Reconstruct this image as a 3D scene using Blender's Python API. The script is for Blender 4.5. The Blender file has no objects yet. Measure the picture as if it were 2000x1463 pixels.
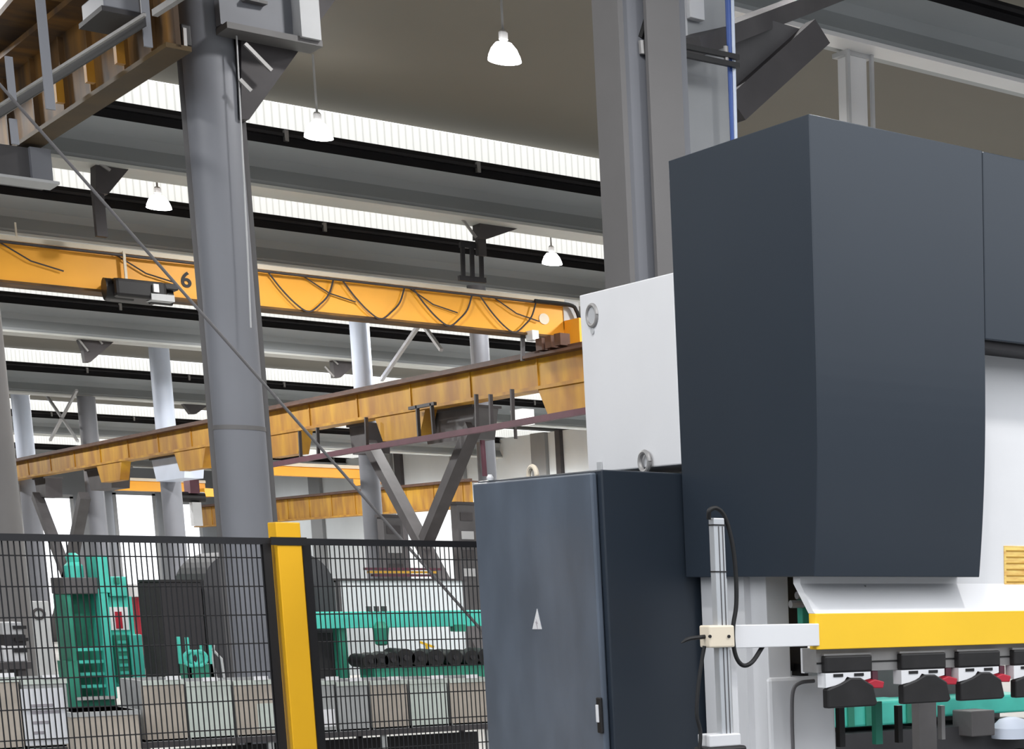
import bpy, bmesh, math, random
from mathutils import Vector, Matrix
random.seed(7)
S = bpy.context.scene
COL = S.collection
# ------------------------------------------------------------------ camera geometry (calibrated on the hall's own axes)
XP, YH, F0, AZ, EYE = 2250., 1140., 3523., math.radians(46.0), 1.6
PIT = math.asin(580 / F0); FL = F0 * math.cos(PIT); YP = YH + FL * math.tan(PIT)

def at(x, y, X=None, Y=None, Z=None):
    """world point on the plane X=, Y= or Z= seen at photograph pixel (x, y)"""
    a, b = x - XP, YP - y
    fw = FL * math.cos(PIT) + b * math.sin(PIT); up = -FL * math.sin(PIT) + b * math.cos(PIT)
    dx = fw * math.cos(AZ) + a * math.sin(AZ); dy = fw * math.sin(AZ) - a * math.cos(AZ)
    t = X / dx if X is not None else Y / dy if Y is not None else (Z - EYE) / up
    return Vector((dx * t, dy * t, EYE + up * t))

cam = bpy.data.cameras.new('camera'); cam_o = bpy.data.objects.new('camera', cam); COL.objects.link(cam_o)
cam.sensor_fit = 'HORIZONTAL'; cam.sensor_width = 36.0; cam.lens = 36.0 * FL / 2000.0
cam.shift_x = (1000 - XP) / 2000.0; cam.shift_y = (YP - 731.5) / 2000.0
cam.clip_start = 0.05; cam.clip_end = 400
fwd = Vector((math.cos(PIT) * math.cos(AZ), math.cos(PIT) * math.sin(AZ), -math.sin(PIT)))
cam_o.location = (0, 0, EYE); cam_o.rotation_euler = fwd.to_track_quat('-Z', 'Y').to_euler()
S.camera = cam_o

# ------------------------------------------------------------------ materials
def srgb(r, g, b):
    f = lambda c: (c / 255 / 12.92) if c / 255 <= .04045 else ((c / 255 + .055) / 1.055) ** 2.4
    return (f(r), f(g), f(b), 1)

MATS = {}
def mat(name, col, rough=.5, metal=0., var=.12, scale=3., col2=None, streak=None, spec=.5, coat=0.):
    """painted / bare surface: base colour broken up by procedural noise; streak = (sx,sy,sz) stretches the noise into runs"""
    m = bpy.data.materials.new(name); m.use_nodes = True; nt = m.node_tree; n = nt.nodes; l = nt.links
    p = n['Principled BSDF']; p.inputs['Roughness'].default_value = rough; p.inputs['Metallic'].default_value = metal
    p.inputs['Specular IOR Level'].default_value = spec; p.inputs['Coat Weight'].default_value = coat
    tc = n.new('ShaderNodeTexCoord'); mp = n.new('ShaderNodeMapping'); nz = n.new('ShaderNodeTexNoise')
    mp.inputs['Scale'].default_value = streak or (1, 1, 1)
    nz.inputs['Scale'].default_value = scale; nz.inputs['Detail'].default_value = 5
    rp = n.new('ShaderNodeValToRGB'); rp.color_ramp.elements[0].position = .38; rp.color_ramp.elements[1].position = .66
    c2 = col2 or tuple(c * (1 - var) for c in col[:3]) + (1,)
    rp.color_ramp.elements[0].color = c2; rp.color_ramp.elements[1].color = col
    l.new(tc.outputs['Object'], mp.inputs['Vector']); l.new(mp.outputs['Vector'], nz.inputs['Vector'])
    l.new(nz.outputs['Fac'], rp.inputs['Fac']); l.new(rp.outputs['Color'], p.inputs['Base Color'])
    MATS[name] = m; return m

def emit(name, col, strength, mull=None):
    m = bpy.data.materials.new(name); m.use_nodes = True; nt = m.node_tree; n = nt.nodes; l = nt.links
    p = n['Principled BSDF']; p.inputs['Base Color'].default_value = (.6, .6, .6, 1); p.inputs['Roughness'].default_value = .6
    p.inputs['Emission Color'].default_value = col; p.inputs['Emission Strength'].default_value = strength
    if mull:  # translucent sheet with standing ribs and uneven age
        tc = n.new('ShaderNodeTexCoord'); wv = n.new('ShaderNodeTexWave'); wv.bands_direction = 'X'
        wv.inputs['Scale'].default_value = mull; wv.inputs['Distortion'].default_value = .15
        rp = n.new('ShaderNodeValToRGB'); rp.color_ramp.elements[0].color = tuple(c * .72 for c in col[:3]) + (1,)
        rp.color_ramp.elements[0].position = .0; rp.color_ramp.elements[1].position = .22; rp.color_ramp.elements[1].color = col
        l.new(tc.outputs['Object'], wv.inputs['Vector']); l.new(wv.outputs['Fac'], rp.inputs['Fac'])
        l.new(rp.outputs['Color'], p.inputs['Emission Color'])
    MATS[name] = m; return m

mat('hood_paint', srgb(44, 52, 62), .30, var=.06, scale=1.2, spec=.5)
mat('cabinet_paint_lightened', srgb(100, 110, 124), .30, var=.25, scale=2.2, streak=(1, 1.6, .8))  # base lightened to stand in for reflections on the cabinet front
mat('white_paint', srgb(232, 232, 234), .4, var=.03)
mat('frame_paint', srgb(222, 222, 224), .45, var=.06)
mat('yellow_paint', srgb(255, 205, 45), .4, var=.04)
mat('post_yellow', srgb(252, 190, 28), .4, var=.05, scale=2)
mat('black_metal', srgb(24, 22, 24), .5, var=.3)
mat('black_rubber', srgb(18, 18, 20), .6, var=.2)
mat('tool_black', srgb(34, 32, 33), .45, var=.4, scale=12)
mat('red_paint', srgb(190, 40, 60), .45, var=.2)
mat('aluminium', srgb(215, 218, 222), .35, .55, var=.06, scale=6)
mat('steel_bare', srgb(165, 163, 162), .45, .4, var=.15, scale=8)
mat('column_grey', srgb(128, 130, 137), .5, var=.1, scale=1.2)
mat('column_dark', srgb(112, 110, 110), .55, var=.12, scale=1.5)
mat('column_pale', srgb(220, 230, 248), .5, var=.06, scale=1.5)
mat('pale_grey', srgb(190, 191, 193), .5, var=.07)
mat('column_light', srgb(170, 172, 174), .5, var=.06)
mat('beam_grey', srgb(172, 177, 180), .5, var=.12, scale=1.0, streak=(.4, 1, 2))
mat('flange_grey', srgb(206, 208, 204), .5, var=.1, scale=1.0)
mat('gutter_black', srgb(38, 36, 40), .6, var=.3, scale=2)
mat('brace_dark', srgb(72, 68, 70), .6, var=.25, scale=3)
mat('bracing_grey', srgb(92, 90, 92), .55, var=.2, scale=3)
mat('runway_yellow', srgb(196, 146, 24), .55, col2=srgb(158, 106, 20), scale=1.6, streak=(1, 1.3, .4))
mat('runway_brown_shaded', srgb(122, 84, 26), .7, col2=srgb(62, 42, 20), scale=2.0, streak=(1, 2, .4))  # shade on the yellow beam painted into the brown, with rust runs
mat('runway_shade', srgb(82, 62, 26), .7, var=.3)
mat('runway_rail', srgb(92, 60, 44), .6, var=.4, scale=4)
mat('crane_orange', srgb(255, 178, 48), .45, var=.06, scale=1.5, streak=(1, 1, .5))
mat('cream', srgb(235, 222, 200), .5, var=.05)
mat('maroon', srgb(92, 48, 62), .6, var=.25)
mat('blue_pipe', srgb(70, 105, 185), .4, var=.15)
mat('teal', srgb(84, 214, 196), .5, var=.2, scale=3)
mat('teal_dark', srgb(48, 146, 122), .55, var=.3, scale=3)
mat('bin_brown', srgb(186, 176, 164), .6, var=.2, scale=5)
mat('bin_grey', srgb(178, 180, 180), .6, var=.2, scale=5)
mat('bin_green', srgb(204, 213, 205), .6, var=.15, scale=5)
mat('paper', srgb(240, 240, 243), .7, var=.02)
mat('ink', srgb(178, 172, 178), .7, var=.2)
mat('wire_black', srgb(30, 30, 34), .5, var=.1)
mat('dark_cover', srgb(64, 64, 68), .65, var=.2, scale=2)
mat('darker_cover', srgb(40, 38, 42), .65, var=.2, scale=2)
mat('wall_paint', srgb(230, 236, 240), .7, var=.05, scale=.6)
mat('wall_mid', srgb(150, 152, 154), .7, var=.08, scale=.8)
mat('ceiling_sheet', srgb(118, 114, 105), .7, var=.05, scale=.5)
mat('concrete', srgb(176, 174, 170), .55, var=.2, scale=.8)
mat('sticker_yellow', srgb(250, 222, 130), .5, col2=srgb(225, 170, 90), scale=9, streak=(1, 1, 6))
mat('gold_brown', srgb(196, 150, 52), .5, var=.2)
mat('floor_darkener', srgb(84, 88, 92), .5, var=.15, scale=1.5)
emit('clerestory', srgb(236, 237, 232), 1.08, mull=3.2)
emit('window_glow', srgb(246, 248, 255), 1.6)
emit('lamp_glow', (1, .98, .96, 1), 14)
emit('tube_glow', (1, .97, .95, 1), 1.2)

# ------------------------------------------------------------------ mesh helpers
class MB:
    def __init__(s): s.v = []; s.f = []
    def add(s, vs, fs):
        o = len(s.v); s.v += [Vector(v) for v in vs]; s.f += [tuple(i + o for i in f) for f in fs]; return s
    def box(s, a, b):
        (x0, y0, z0), (x1, y1, z1) = [tuple(min(p, q) for p, q in zip(a, b)), tuple(max(p, q) for p, q in zip(a, b))]
        return s.add([(x0,y0,z0),(x1,y0,z0),(x1,y1,z0),(x0,y1,z0),(x0,y0,z1),(x1,y0,z1),(x1,y1,z1),(x0,y1,z1)],
                     [(3,2,1,0),(4,5,6,7),(0,1,5,4),(1,2,6,5),(2,3,7,6),(3,0,4,7)])
    def bar(s, p, q, w, h, up=(0, 0, 1)):
        """rectangular bar from p to q, w wide, h high"""
        p, q = Vector(p), Vector(q); d = (q - p).normalized(); u = Vector(up)
        if abs(d.dot(u)) > .98: u = Vector((0, 1, 0))
        r = d.cross(u).normalized(); u = r.cross(d).normalized(); vs = []
        for c in (p, q):
            for i, j in ((-1,-1),(1,-1),(1,1),(-1,1)): vs.append(c + r * (i * w / 2) + u * (j * h / 2))
        return s.add(vs, [(3,2,1,0),(4,5,6,7),(0,1,5,4),(1,2,6,5),(2,3,7,6),(3,0,4,7)])
    def prism(s, poly, axis, a, b):
        """polygon extruded along axis 0/1/2 from a to b; poly gives the two other coordinates in order"""
        def P(t, u, v): return ((t, u, v), (u, t, v), (u, v, t))[axis]
        n = len(poly); vs = [P(a, *p) for p in poly] + [P(b, *p) for p in poly]
        return s.add(vs, [tuple(range(n)), tuple(range(2 * n - 1, n - 1, -1))] + [(i, i + n, (i + 1) % n + n, (i + 1) % n) for i in range(n)])
    def tube(s, pts, r, n=8, closed=False):
        pts = [Vector(p) for p in pts]; rs = r if isinstance(r, (list, tuple)) else [r] * len(pts); vs = []; fs = []
        prev = None
        for k, p in enumerate(pts):
            d = (pts[min(k + 1, len(pts) - 1)] - pts[max(k - 1, 0)]).normalized()
            if prev is None:
                u = Vector((0, 0, 1)) if abs(d.z) < .9 else Vector((1, 0, 0))
            else: u = prev
            u = (u - d * u.dot(d)).normalized(); prev = u; w = d.cross(u)
            for i in range(n):
                t = 2 * math.pi * i / n; vs.append(p + (u * math.cos(t) + w * math.sin(t)) * rs[k])
        for k in range(len(pts) - 1):
            for i in range(n): fs.append((k*n+i, k*n+(i+1)%n, (k+1)*n+(i+1)%n, (k+1)*n+i))
        fs += [tuple(range(n - 1, -1, -1)), tuple(range((len(pts)-1)*n, len(pts)*n))]
        return s.add(vs, fs)
    def lathe(s, c, prof, n=24):
        """profile [(r, z)] turned about the vertical through c"""
        vs = []; fs = []
        for r, z in prof:
            for i in range(n):
                t = 2 * math.pi * i / n; vs.append((c[0] + r * math.cos(t), c[1] + r * math.sin(t), c[2] + z))
        for k in range(len(prof) - 1):
            for i in range(n): fs.append((k*n+i, k*n+(i+1)%n, (k+1)*n+(i+1)%n, (k+1)*n+i))
        fs += [tuple(range(n - 1, -1, -1)), tuple(range((len(prof)-1)*n, len(prof)*n))]
        return s.add(vs, fs)
    def torus(s, c, R, r, nrm, n=20, m=8, a0=0, a1=2 * math.pi):
        nrm = Vector(nrm).normalized(); u = nrm.orthogonal().normalized()
        if abs(nrm.z) < .9: u = nrm.cross(Vector((0, 0, 1))).normalized()
        w = nrm.cross(u)
        return s.tube([Vector(c) + (u * math.cos(a0 + (a1-a0) * i / n) + w * math.sin(a0 + (a1-a0) * i / n)) * R for i in range(n + 1)], r, m)
    def build(s, name, m, parent=None, bevel=0, smooth=False):
        me = bpy.data.meshes.new(name); off = Vector((0, 0, 0))
        q = parent
        while q is not None: off += q.location; q = q.parent
        me.from_pydata([v - off for v in s.v], [], s.f); me.update()
        bm = bmesh.new(); bm.from_mesh(me); bmesh.ops.recalc_face_normals(bm, faces=bm.faces); bm.to_mesh(me); bm.free()
        me.materials.append(MATS[m])
        o = bpy.data.objects.new(name, me); COL.objects.link(o); o.parent = parent
        if bevel:
            b = o.modifiers.new('edge', 'BEVEL'); b.width = bevel; b.segments = 2; b.limit_method = 'ANGLE'
        if smooth:
            for p in me.polygons: p.use_smooth = True
            if hasattr(me, 'set_sharp_from_angle'): me.set_sharp_from_angle(angle=math.radians(40))
        return o

def thing(name, loc, label, cat, group=None):
    o = bpy.data.objects.new(name, None); o.empty_display_size = .1; COL.objects.link(o); o.location = loc
    return tag(o, label, cat, group)
def tag(o, label, cat, group=None, kind='thing'):
    o['label'] = label; o['category'] = cat; o['kind'] = kind
    if group: o['group'] = group
    return o
def struct(o, label=None, cat=None):
    o['kind'] = 'structure'
    if label: o['label'] = label
    if cat: o['category'] = cat
    return o
def copy_tree(o, loc=None, parent=None):
    c = o.copy(); COL.objects.link(c); c.parent = parent
    if loc is not None: c.location = loc
    for ch in list(o.children): copy_tree(ch, None, c)
    return c
def bez(pts, n=8):
    """smooth path through points (Catmull-Rom)"""
    P = [Vector(p) for p in pts]; P = [P[0] * 2 - P[1]] + P + [P[-1] * 2 - P[-2]]; out = []
    for i in range(1, len(P) - 2):
        for k in range(n):
            t = k / n; a, b, c, d = P[i-1], P[i], P[i+1], P[i+2]
            out.append(.5 * ((2*b) + (c-a)*t + (2*a-5*b+4*c-d)*t*t + (3*b-a-3*c+d)*t**3))
    return out + [P[-2]]

# ------------------------------------------------------------------ the hall shell
struct(MB().box((-16, -14, -.2), (60, 112, 0)).build('floor', 'concrete'), 'grey concrete hall floor', 'floor')
struct(MB().box((-16, -14, 0), (9, 8.3, .004)).build('floor', 'floor_darkener'), 'unseen dark floor area added to dim light bounced onto the cabinet', 'floor')  # out of view; added so less floor light reaches the cabinet
# ---- roof: saw-tooth bays, beams along X
BAYS = [15.3, 26.0, 32.0, 44.0, 57.5, 73.0, 90.0, 108.0]
X0, X1 = -4.0, 46.0
ZC0, ZC1 = 7.56, 7.90          # clerestory sill and head
cb = MB()
for k in range(len(BAYS) - 1):
    a, b = BAYS[k] + .22, BAYS[k + 1] + .12
    za = ZC1 - .22 if k else ZC1 - .05
    cb.prism([(a, za), (b, ZC1 + .02), (b, ZC1 + .14), (a, za + .14)], 0, -16, X1)
cb.box((-3, 3.0, 7.75), (X1, BAYS[0] + .1, 7.9))
struct(cb.build('ceiling', 'ceiling_sheet'), 'brownish grey roof sheeting above the lamps', 'ceiling')
for k, y in enumerate(BAYS[1:-1]):
    w = MB().box((X0, y + .06, ZC0), (X1, y + .12, ZC1)).build('window_%d' % (k + 1), 'clerestory')
    struct(w, 'pale translucent clerestory strip high under the roof', 'window')
where = ['crossing the upper right corner above the big dark machine hood',
         'first below the bare ceiling, hung in front of by two lamps',
         'second below the bare ceiling, behind the lamp nearest the white machine panel',
         'directly under and behind the orange crane girder', 'just below the crane, behind the tops of the pale columns',
         'low in the roof stack, above the far end of the yellow runway', 'smallest and farthest, nearest the far end wall']
for k, y in enumerate(BAYS[:-1]):
    t = thing('roof_beam', (20, y, 6.74), 'grey roof beam, ' + where[k], 'roof beam', 'roof beams along the hall')
    MB().prism([(y - .10, 7.30), (y - .04, ZC0), (y + .30, ZC0), (y + .30, 7.30)], 0, X0, X1).build('gutter', 'gutter_black', t)
    MB().prism([(y - .16, 7.44), (y - .16, 7.48), (y - .06, 7.48), (y - .06, 7.44)], 0, X0, X1).build('cable_rail', 'gutter_black', t)
    MB().prism([(y - .22, 7.30), (y - .05, 7.14), (y - .05, 7.02), (y - .24, 6.82), (y - .24, 6.76), (y + .25, 6.76), (y + .25, 7.30)], 0, X0, X1).build('web', 'beam_grey', t)
    MB().box((X0 if k else 5.2, y - .30, 6.72), (X1, y + (.34 if k else .02), 6.76)).build('bottom_flange', 'flange_grey' if k else 'white_paint', t)
    for i in range(2, 16): MB().box((X0 + 2.6 * i, y - .17, 7.38), (X0 + 2.6 * i + .05, y - .1, 7.52)).build('bracket', 'steel_bare', t)
# ---- walls
struct(MB().box((46, -14, 0), (46.2, 108.4, 8.1)).build('wall_right', 'wall_mid'), 'far grey side wall', 'wall')
struct(MB().box((-16, 108.2, 0), (46, 108.4, 8.1)).build('wall_back', 'wall_mid'), 'far end wall', 'wall')
struct(MB().box((-16, -14.2, 0), (46, -14, 7)).build('wall_front', 'wall_mid'), 'wall behind', 'wall')  # unseen; put in to darken low reflections on the hood
struct(MB().box((-16.2, -14, 0), (-16, 12, 4)).box((-16.2, 12, 0), (-16, 108.2, 8)).build('wall_left', 'wall_mid'), 'side wall out of view', 'wall')  # unseen; low part admits sky light, tall part blocks it from the hood

# ---- pale cladding partition with standing seams along X = 30, the bright bay behind the runway
wp = MB()
wp.box((33.0, 30, 0), (33.1, 108, 7.5))
struct(wp.build('wall_partition', 'wall_paint'), 'pale clad wall behind the yellow runway', 'wall')
tb = MB()
for i, (pa, pb, m) in enumerate(((745, 763, 'wall_mid'), (771, 783, 'brace_dark'), (880, 906, 'wall_mid'), (1040, 1068, 'wall_mid'), (1088, 1097, 'brace_dark'), (600, 622, 'wall_mid'))):
    ya, yb_ = at(pb, 900, X=32.9).y, at(pa, 900, X=32.9).y
    struct(MB().box((32.85, ya, 0), (33.0, yb_, 7.5)).build('trim_%d' % (i + 1), m), 'upright on the pale clad wall', 'trim')

# ------------------------------------------------------------------ end-wall windows (bright daylight doors)
def endwin(n, x0, x1, y0, y1, Y=108.0):
    a, b = at(x0, y0, Y=Y), at(x1, y1, Y=Y)
    w = MB().box((a.x, Y - .02, max(b.z, .02)), (b.x, Y + .05, a.z)).build('window_%d' % n, 'window_glow')
    struct(w, 'overexposed white daylight opening in the far end wall', 'window')
    fr = MB()
    for xx in (a.x, b.x): fr.box((xx - .08, Y - .1, 0), (xx + .08, Y, a.z + .1))
    fr.box((a.x - .08, Y - .1, a.z), (b.x + .08, Y, a.z + .2))
    fr.build('window_frame', 'pale_grey', w)
endwin(11, 36, 50, 950, 1230); endwin(12, 72, 166, 972, 1255); endwin(13, 200, 212, 968, 1180); endwin(14, 222, 318, 966, 1180); endwin(15, 350, 400, 985, 1130)

# ------------------------------------------------------------------ crane runways along Y
def runway(name, X, y0, y1, ztop, h, label, m='runway_yellow', w=.34, brackets=()):
    t = thing(name, (X, (y0 + y1) / 2, ztop - h), label, 'crane runway', 'yellow crane runways')
    MB().box((X - .03, y0, ztop - h + .05), (X + .03, y1, ztop - .05)).build('web', m, t)
    MB().box((X - w/2, y0, ztop - .05), (X + w/2, y1, ztop - .01)).build('top_flange', 'runway_rail', t)
    MB().box((X - w*.36, y0, ztop - h), (X + w*.36, y1, ztop - h + .05)).build('bottom_flange', m, t)
    MB().box((X - .04, y0, ztop - .01), (X + .04, y1, ztop + .06)).build('rail', 'runway_rail', t)
    yy = y0 + .6
    while yy < y1: MB().box((X - .05, yy, ztop - h + .05), (X + .05, yy + .04, ztop - .05)).build('stiffener', m, t); yy += 2.4
    for bx in brackets:
        MB().prism([(bx - 1.1, ztop - h), (bx + 1.1, ztop - h), (bx + .8, ztop - h - .42), (bx - .8, ztop - h - .42)], 0, X - .1, X + .1).build('haunch', m, t)
    return t
XR = 13.0
p690, p305, p40 = at(690, 620, X=XR), at(305, 750, X=XR), at(42, 850, X=XR)
p935, p175, p484 = at(935, 660, X=XR), at(172, 800, X=XR), at(484, 700, X=XR)
t = runway('crane_runway', XR - .35, 9.0, 64, 5.0, .52, 'long weathered yellow runway beam slanting past the pale columns to the white machine panel', brackets=(25.2, 31.6, 37.4, 43.2, 49.5))
q = at(900, 940, Z=5.0); X2 = q.x
runway('crane_runway', X2, at(920, 940, X=X2).y, at(385, 1003, X=X2).y, 5.0, .9, 'smaller, farther yellow runway beam ending behind the grey cabinet', w=.5)

# ------------------------------------------------------------------ steel columns
def round_column(name, c, r, ztop, label, m='column_grey', upper=None, group='steel columns of the hall', knee=None, kneescale=1.0, fins=True):
    t = thing(name, (c[0], c[1], 0), label, 'column', group)
    z1 = ztop if upper is None else upper
    MB().lathe((c[0], c[1], 0), [(r, 0), (r, z1)], 28).build('shaft', m, t, smooth=True)
    if upper is not None:
        MB().lathe((c[0], c[1], 0), [(r * .98, upper), (r * .98, ztop)], 28).build('upper_shaft', 'column_pale', t, smooth=True)
    MB().box((c[0] - r * 1.5, c[1] - r * 1.5, 0), (c[0] + r * 1.5, c[1] + r * 1.5, .03)).build('base_plate', 'column_dark', t)
    if knee:
        z0, zk, dx = knee; s = kneescale
        MB().prism([(c[0] - .08, z0), (c[0] + .12, z0), (c[0] + dx * 1.15, zk), (c[0] - .08, zk)], 1, c[1] - .14 * s, c[1] + .14 * s).build('knee_brace', 'brace_dark', t)
        MB().bar((c[0] - .1, c[1] - .15, z0 + .1), (c[0] - dx * .55, c[1] - .15, zk - .05), .05, .05).build('tie_rod', 'steel_bare', t)
        MB().bar((c[0] + dx * .2, c[1] - .18, zk - .12), (c[0] + dx * .55, c[1] - .18, zk - .4 * s), .03, .03).build('tie_rod', 'steel_bare', t)
    return t
# -- near row
cN = at(440, 500, Y=13.9); rN = .168
tN = round_column('steel_column', (cN.x, cN.y), rN, 5.75, 'thick round grey column rising behind the fence beside the yellow post', knee=None)
vr = Vector((math.sin(math.radians(73)), -math.cos(math.radians(73)), 0)); vf = Vector((-vr.y, vr.x, 0))
for sgn in (-1, 1):
    c = Vector((cN.x, cN.y, 0)) + vr * (sgn * (rN - .004)) + vf * .07
    MB().bar(c, c + Vector((0, 0, 5.7)), .07, .05, up=vf).build('side_flange', 'column_dark', tN)
MB().lathe((cN.x, cN.y, 0), [(rN + .003, at(470, 832, Y=13.7).z - .02), (rN + .003, at(470, 832, Y=13.7).z + .01)], 28).build('weld_ring', 'column_dark', tN, smooth=True)
# corbel and knee at its head
k0, k1 = at(455, 62, Y=13.7), at(604, 93, Y=13.7)
MB().prism([(k0.x - .1, k1.z + .02), (k1.x, k1.z), (k1.x, k1.z + .8), (k0.x - .1, k1.z + .8)], 1, 13.62, 13.72).build('corbel_web', 'column_grey', tN)
MB().box((k0.x - .1, 13.5, k1.z - .03), (k1.x + .02, 13.74, k1.z + .01)).build('corbel_flange', 'column_dark', tN)
MB().box((k1.x - .13, 13.46, k1.z), (k1.x, 13.62, k1.z + .8)).build('corbel_stiffener', 'pale_grey', tN)
hp = [at(u, w, Y=13.85) for u, w in ((462, 238), (478, 238), (668, -26), (462, -26))]
MB().prism([(p.x, p.z) for p in hp], 1, 13.75, 14.02).build('knee_brace', 'brace_dark', tN)
for (u0, v0, u1, v1) in ((478, 85, 530, 138), (468, 155, 490, 178)):
    MB().bar(at(u0, v0, Y=13.6), at(u1, v1, Y=13.6), .025, .025).build('tie_rod', 'steel_bare', tN)
MB().tube([at(462, 70, Y=13.62), at(484, 500, Y=13.62), at(490, 640, Y=13.62)], .006, 6).build('conduit', 'pale_grey', tN)
cL = at(-24, 900, X=4.3)
round_column('steel_column', (cL.x, cL.y), .24, 6.7, 'grey column cut by the left edge of the photo, behind the fence', m='column_dark')
# -- far runway row, pale upper halves
for (px, w, ytop, lab) in ((690, 36, 520, 'round column with pale upper half, first one left of the white machine panel'),
                           (305, 36, 658, 'round column with pale upper half, just left of the thick grey column'),
                           (28, 32, 757, 'round column with pale upper half, next to the left edge of the photo')):
    y = 700 if px == 690 else 780
    c = at(px + (y - 700) * 0, y, X=XR); D = c.x * math.cos(AZ) + c.y * math.sin(AZ)
    top = at(px, ytop, X=c.x)
    round_column('crane_column', (c.x + .15, c.y), w / 2 * D / F0, top.z, lab, upper=4.6, m='column_grey', group='crane columns along the yellow runway')
for px, y, w, by, ztop, lab in ((937, 680, 34, 31.4, at(935, 560, Y=31.4).z, 'grey column standing nearest the white machine panel under the crane end'),
                              (170, 800, 31, 57.2, 6.72, 'slim grey column between the two leftmost pale columns')):
    c = at(px, y, Y=by); D = c.x * math.cos(AZ) + c.y * math.sin(AZ)
    round_column('roof_column', (c.x, c.y), w / 2 * D / F0, ztop, lab, m='column_grey', group='grey columns in the far row')
def hanger_bracket(Y, poly, tie, lab, leg=None):
    hp = [at(u, w, Y=Y) for u, w in poly]; zt = min(max(p.z for p in hp), 6.72)
    t = thing('hanger_bracket', (hp[0].x, Y, hp[0].z), lab, 'bracket', 'dark hanger brackets under the roof beams')
    MB().prism([(p.x, min(p.z, 6.72)) for p in hp], 1, Y - .12, Y + .12).build('gusset', 'brace_dark', t)
    for (a, b) in tie: MB().bar(at(*a, Y=Y - .16), at(*b, Y=Y - .16), .035, .035).build('tie_rod', 'steel_bare', t)
    if leg:
        p, q = at(*leg[0], Y=Y), at(*leg[1], Y=Y); MB().bar(p, (p.x, p.y, q.z), .12, .1).build('drop_leg', 'brace_dark', t)
    return t
hanger_bracket(25.9, [(182, 378), (206, 382), (244, 314), (180, 308)], [((192, 317), (215, 333))], 'dark bracket under the roof beam above the left part of the orange crane', ((190, 372), (192, 462)))
tb_ = hanger_bracket(26.15, [(930, 468), (948, 468), (1002, 414), (928, 408)], [((954, 408), (972, 428)), ((894, 416), (930, 464))], 'dark bracket with a black pipe frame above the right part of the orange crane', ((938, 462), (940, 500)))
for px in (903, 921, 939): MB().bar(at(px, 472, Y=26.2), at(px + 2, 548, Y=26.2), .05, .05).build('pipe', 'gutter_black', tb_)
MB().bar(at(898, 478, Y=26.2), at(948, 484, Y=26.2), .07, .07).build('crossbar', 'gutter_black', tb_)
MB().bar(at(896, 543, Y=26.2), at(948, 548, Y=26.2), .07, .07).build('crossbar', 'gutter_black', tb_)
hanger_bracket(44.1, [(164, 708), (174, 708), (217, 650), (150, 648), (160, 685)], [((150, 658), (172, 686)), ((182, 650), (200, 672))], 'dark bracket under a roof beam above the two leftmost slim columns')
hanger_bracket(44.1, [(650, 738), (662, 738), (695, 700), (646, 695)], [((640, 692), (660, 712)), ((634, 716), (652, 736))], 'dark bracket half hidden by the tall pale column nearest the white machine panel')
hanger_bracket(57.6, [(370, 809), (381, 809), (402, 774), (354, 771)], [((372, 772), (382, 785))], 'small dark bracket just left of the thick grey column above the yellow runway')
# -- the built-up column beside the dark hood
XA = 4.9
f0, f1 = at(1160, 100, X=XA), at(1210, 100, X=XA)
t = thing('steel_column', (5.1, 9.3, 0), 'wide dark grey channel column directly behind the white machine panel', 'column', 'steel columns of the hall')
MB().box((XA, f1.y, 0), (XA + .03, f0.y, 6.7)).build('flange', 'column_dark', t)
xw = at(1265, 100, Y=f0.y).x + .1
MB().box((XA + .03, f1.y + .04, 0), (xw, f1.y + .07, 6.7)).build('web', 'column_grey', t)
xe = at(1334, 200, Y=f1.y - .05).x
MB().box((at(1270, 200, Y=f1.y - .05).x, f1.y - .05, 0), (xe, f1.y - .02, 6.7)).build('front_flange', 'column_dark', t)
MB().box((xe - .03, f1.y - .02, 0), (xe, f0.y, 6.7)).build('return_plate', 'column_dark', t)
MB().tube(bez([at(1275, -10, Y=f1.y + .05), at(1262, 35, Y=f1.y + .05), at(1250, 75, Y=f1.y + .05)]), .02, 8).build('cable', 'black_rubber', t)
MB().tube([at(1253, 80, Y=f1.y + .02), at(1255, 106, Y=f1.y + .02)], .018, 8).build('cable_gland', 'steel_bare', t)
# -- pale column beyond it, with its brackets
YQ = 9.75
a, b = at(1338, 200, Y=YQ), at(1424, 200, Y=YQ)
t = thing('steel_column', ((a.x + b.x) / 2, YQ, 0), 'pale grey box column behind the blue pipe and left corner of the dark hood', 'column', 'steel columns of the hall')
MB().box((a.x - .05, YQ, 0), (b.x, YQ + .3, 6.7)).build('shaft', 'column_light', t, bevel=.006)
MB().box((at(1318, 20, Y=YQ).x, YQ - .02, at(1338, 85, Y=YQ).z), (at(1338, 20, Y=YQ).x, YQ, 6.7)).build('edge_strip', 'frame_paint', t)
c0, c1 = at(1346, -30, Y=YQ - .06), at(1377, 40, Y=YQ - .06)
MB().box((c0.x, YQ - .06, c1.z), (c1.x, YQ, c0.z)).build('switch_box', 'white_paint', t, bevel=.004)
MB().bar(at(1350, 92, Y=YQ - .12), at(1650, -22, Y=YQ + 1.0), .13, .10).build('upper_strut', 'bracing_grey', t)
hp = [at(u, w, Y=YQ + .32) for u, w in ((1424, 232), (1442, 222), (1606, 72), (1500, 40), (1424, 90))]
MB().prism([(p.x, p.z) for p in hp], 1, YQ + .30, YQ + .36).build('haunch_web', 'bracing_grey', t)
MB().bar(at(1432, 214, Y=YQ + .26), at(1598, 64, Y=YQ + .26), .16, .1, up=(0, 1, 0)).build('haunch_flange', 'brace_dark', t)
a, b = at(1305, 84, Y=YQ - .25), at(1442, 116, Y=YQ - .25)
tc = thing('pipe_clamp', (b.x - .2, YQ - .25, b.z), 'black double-bar clamp holding the blue pipe on the pale column', 'pipe clamp')
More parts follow.
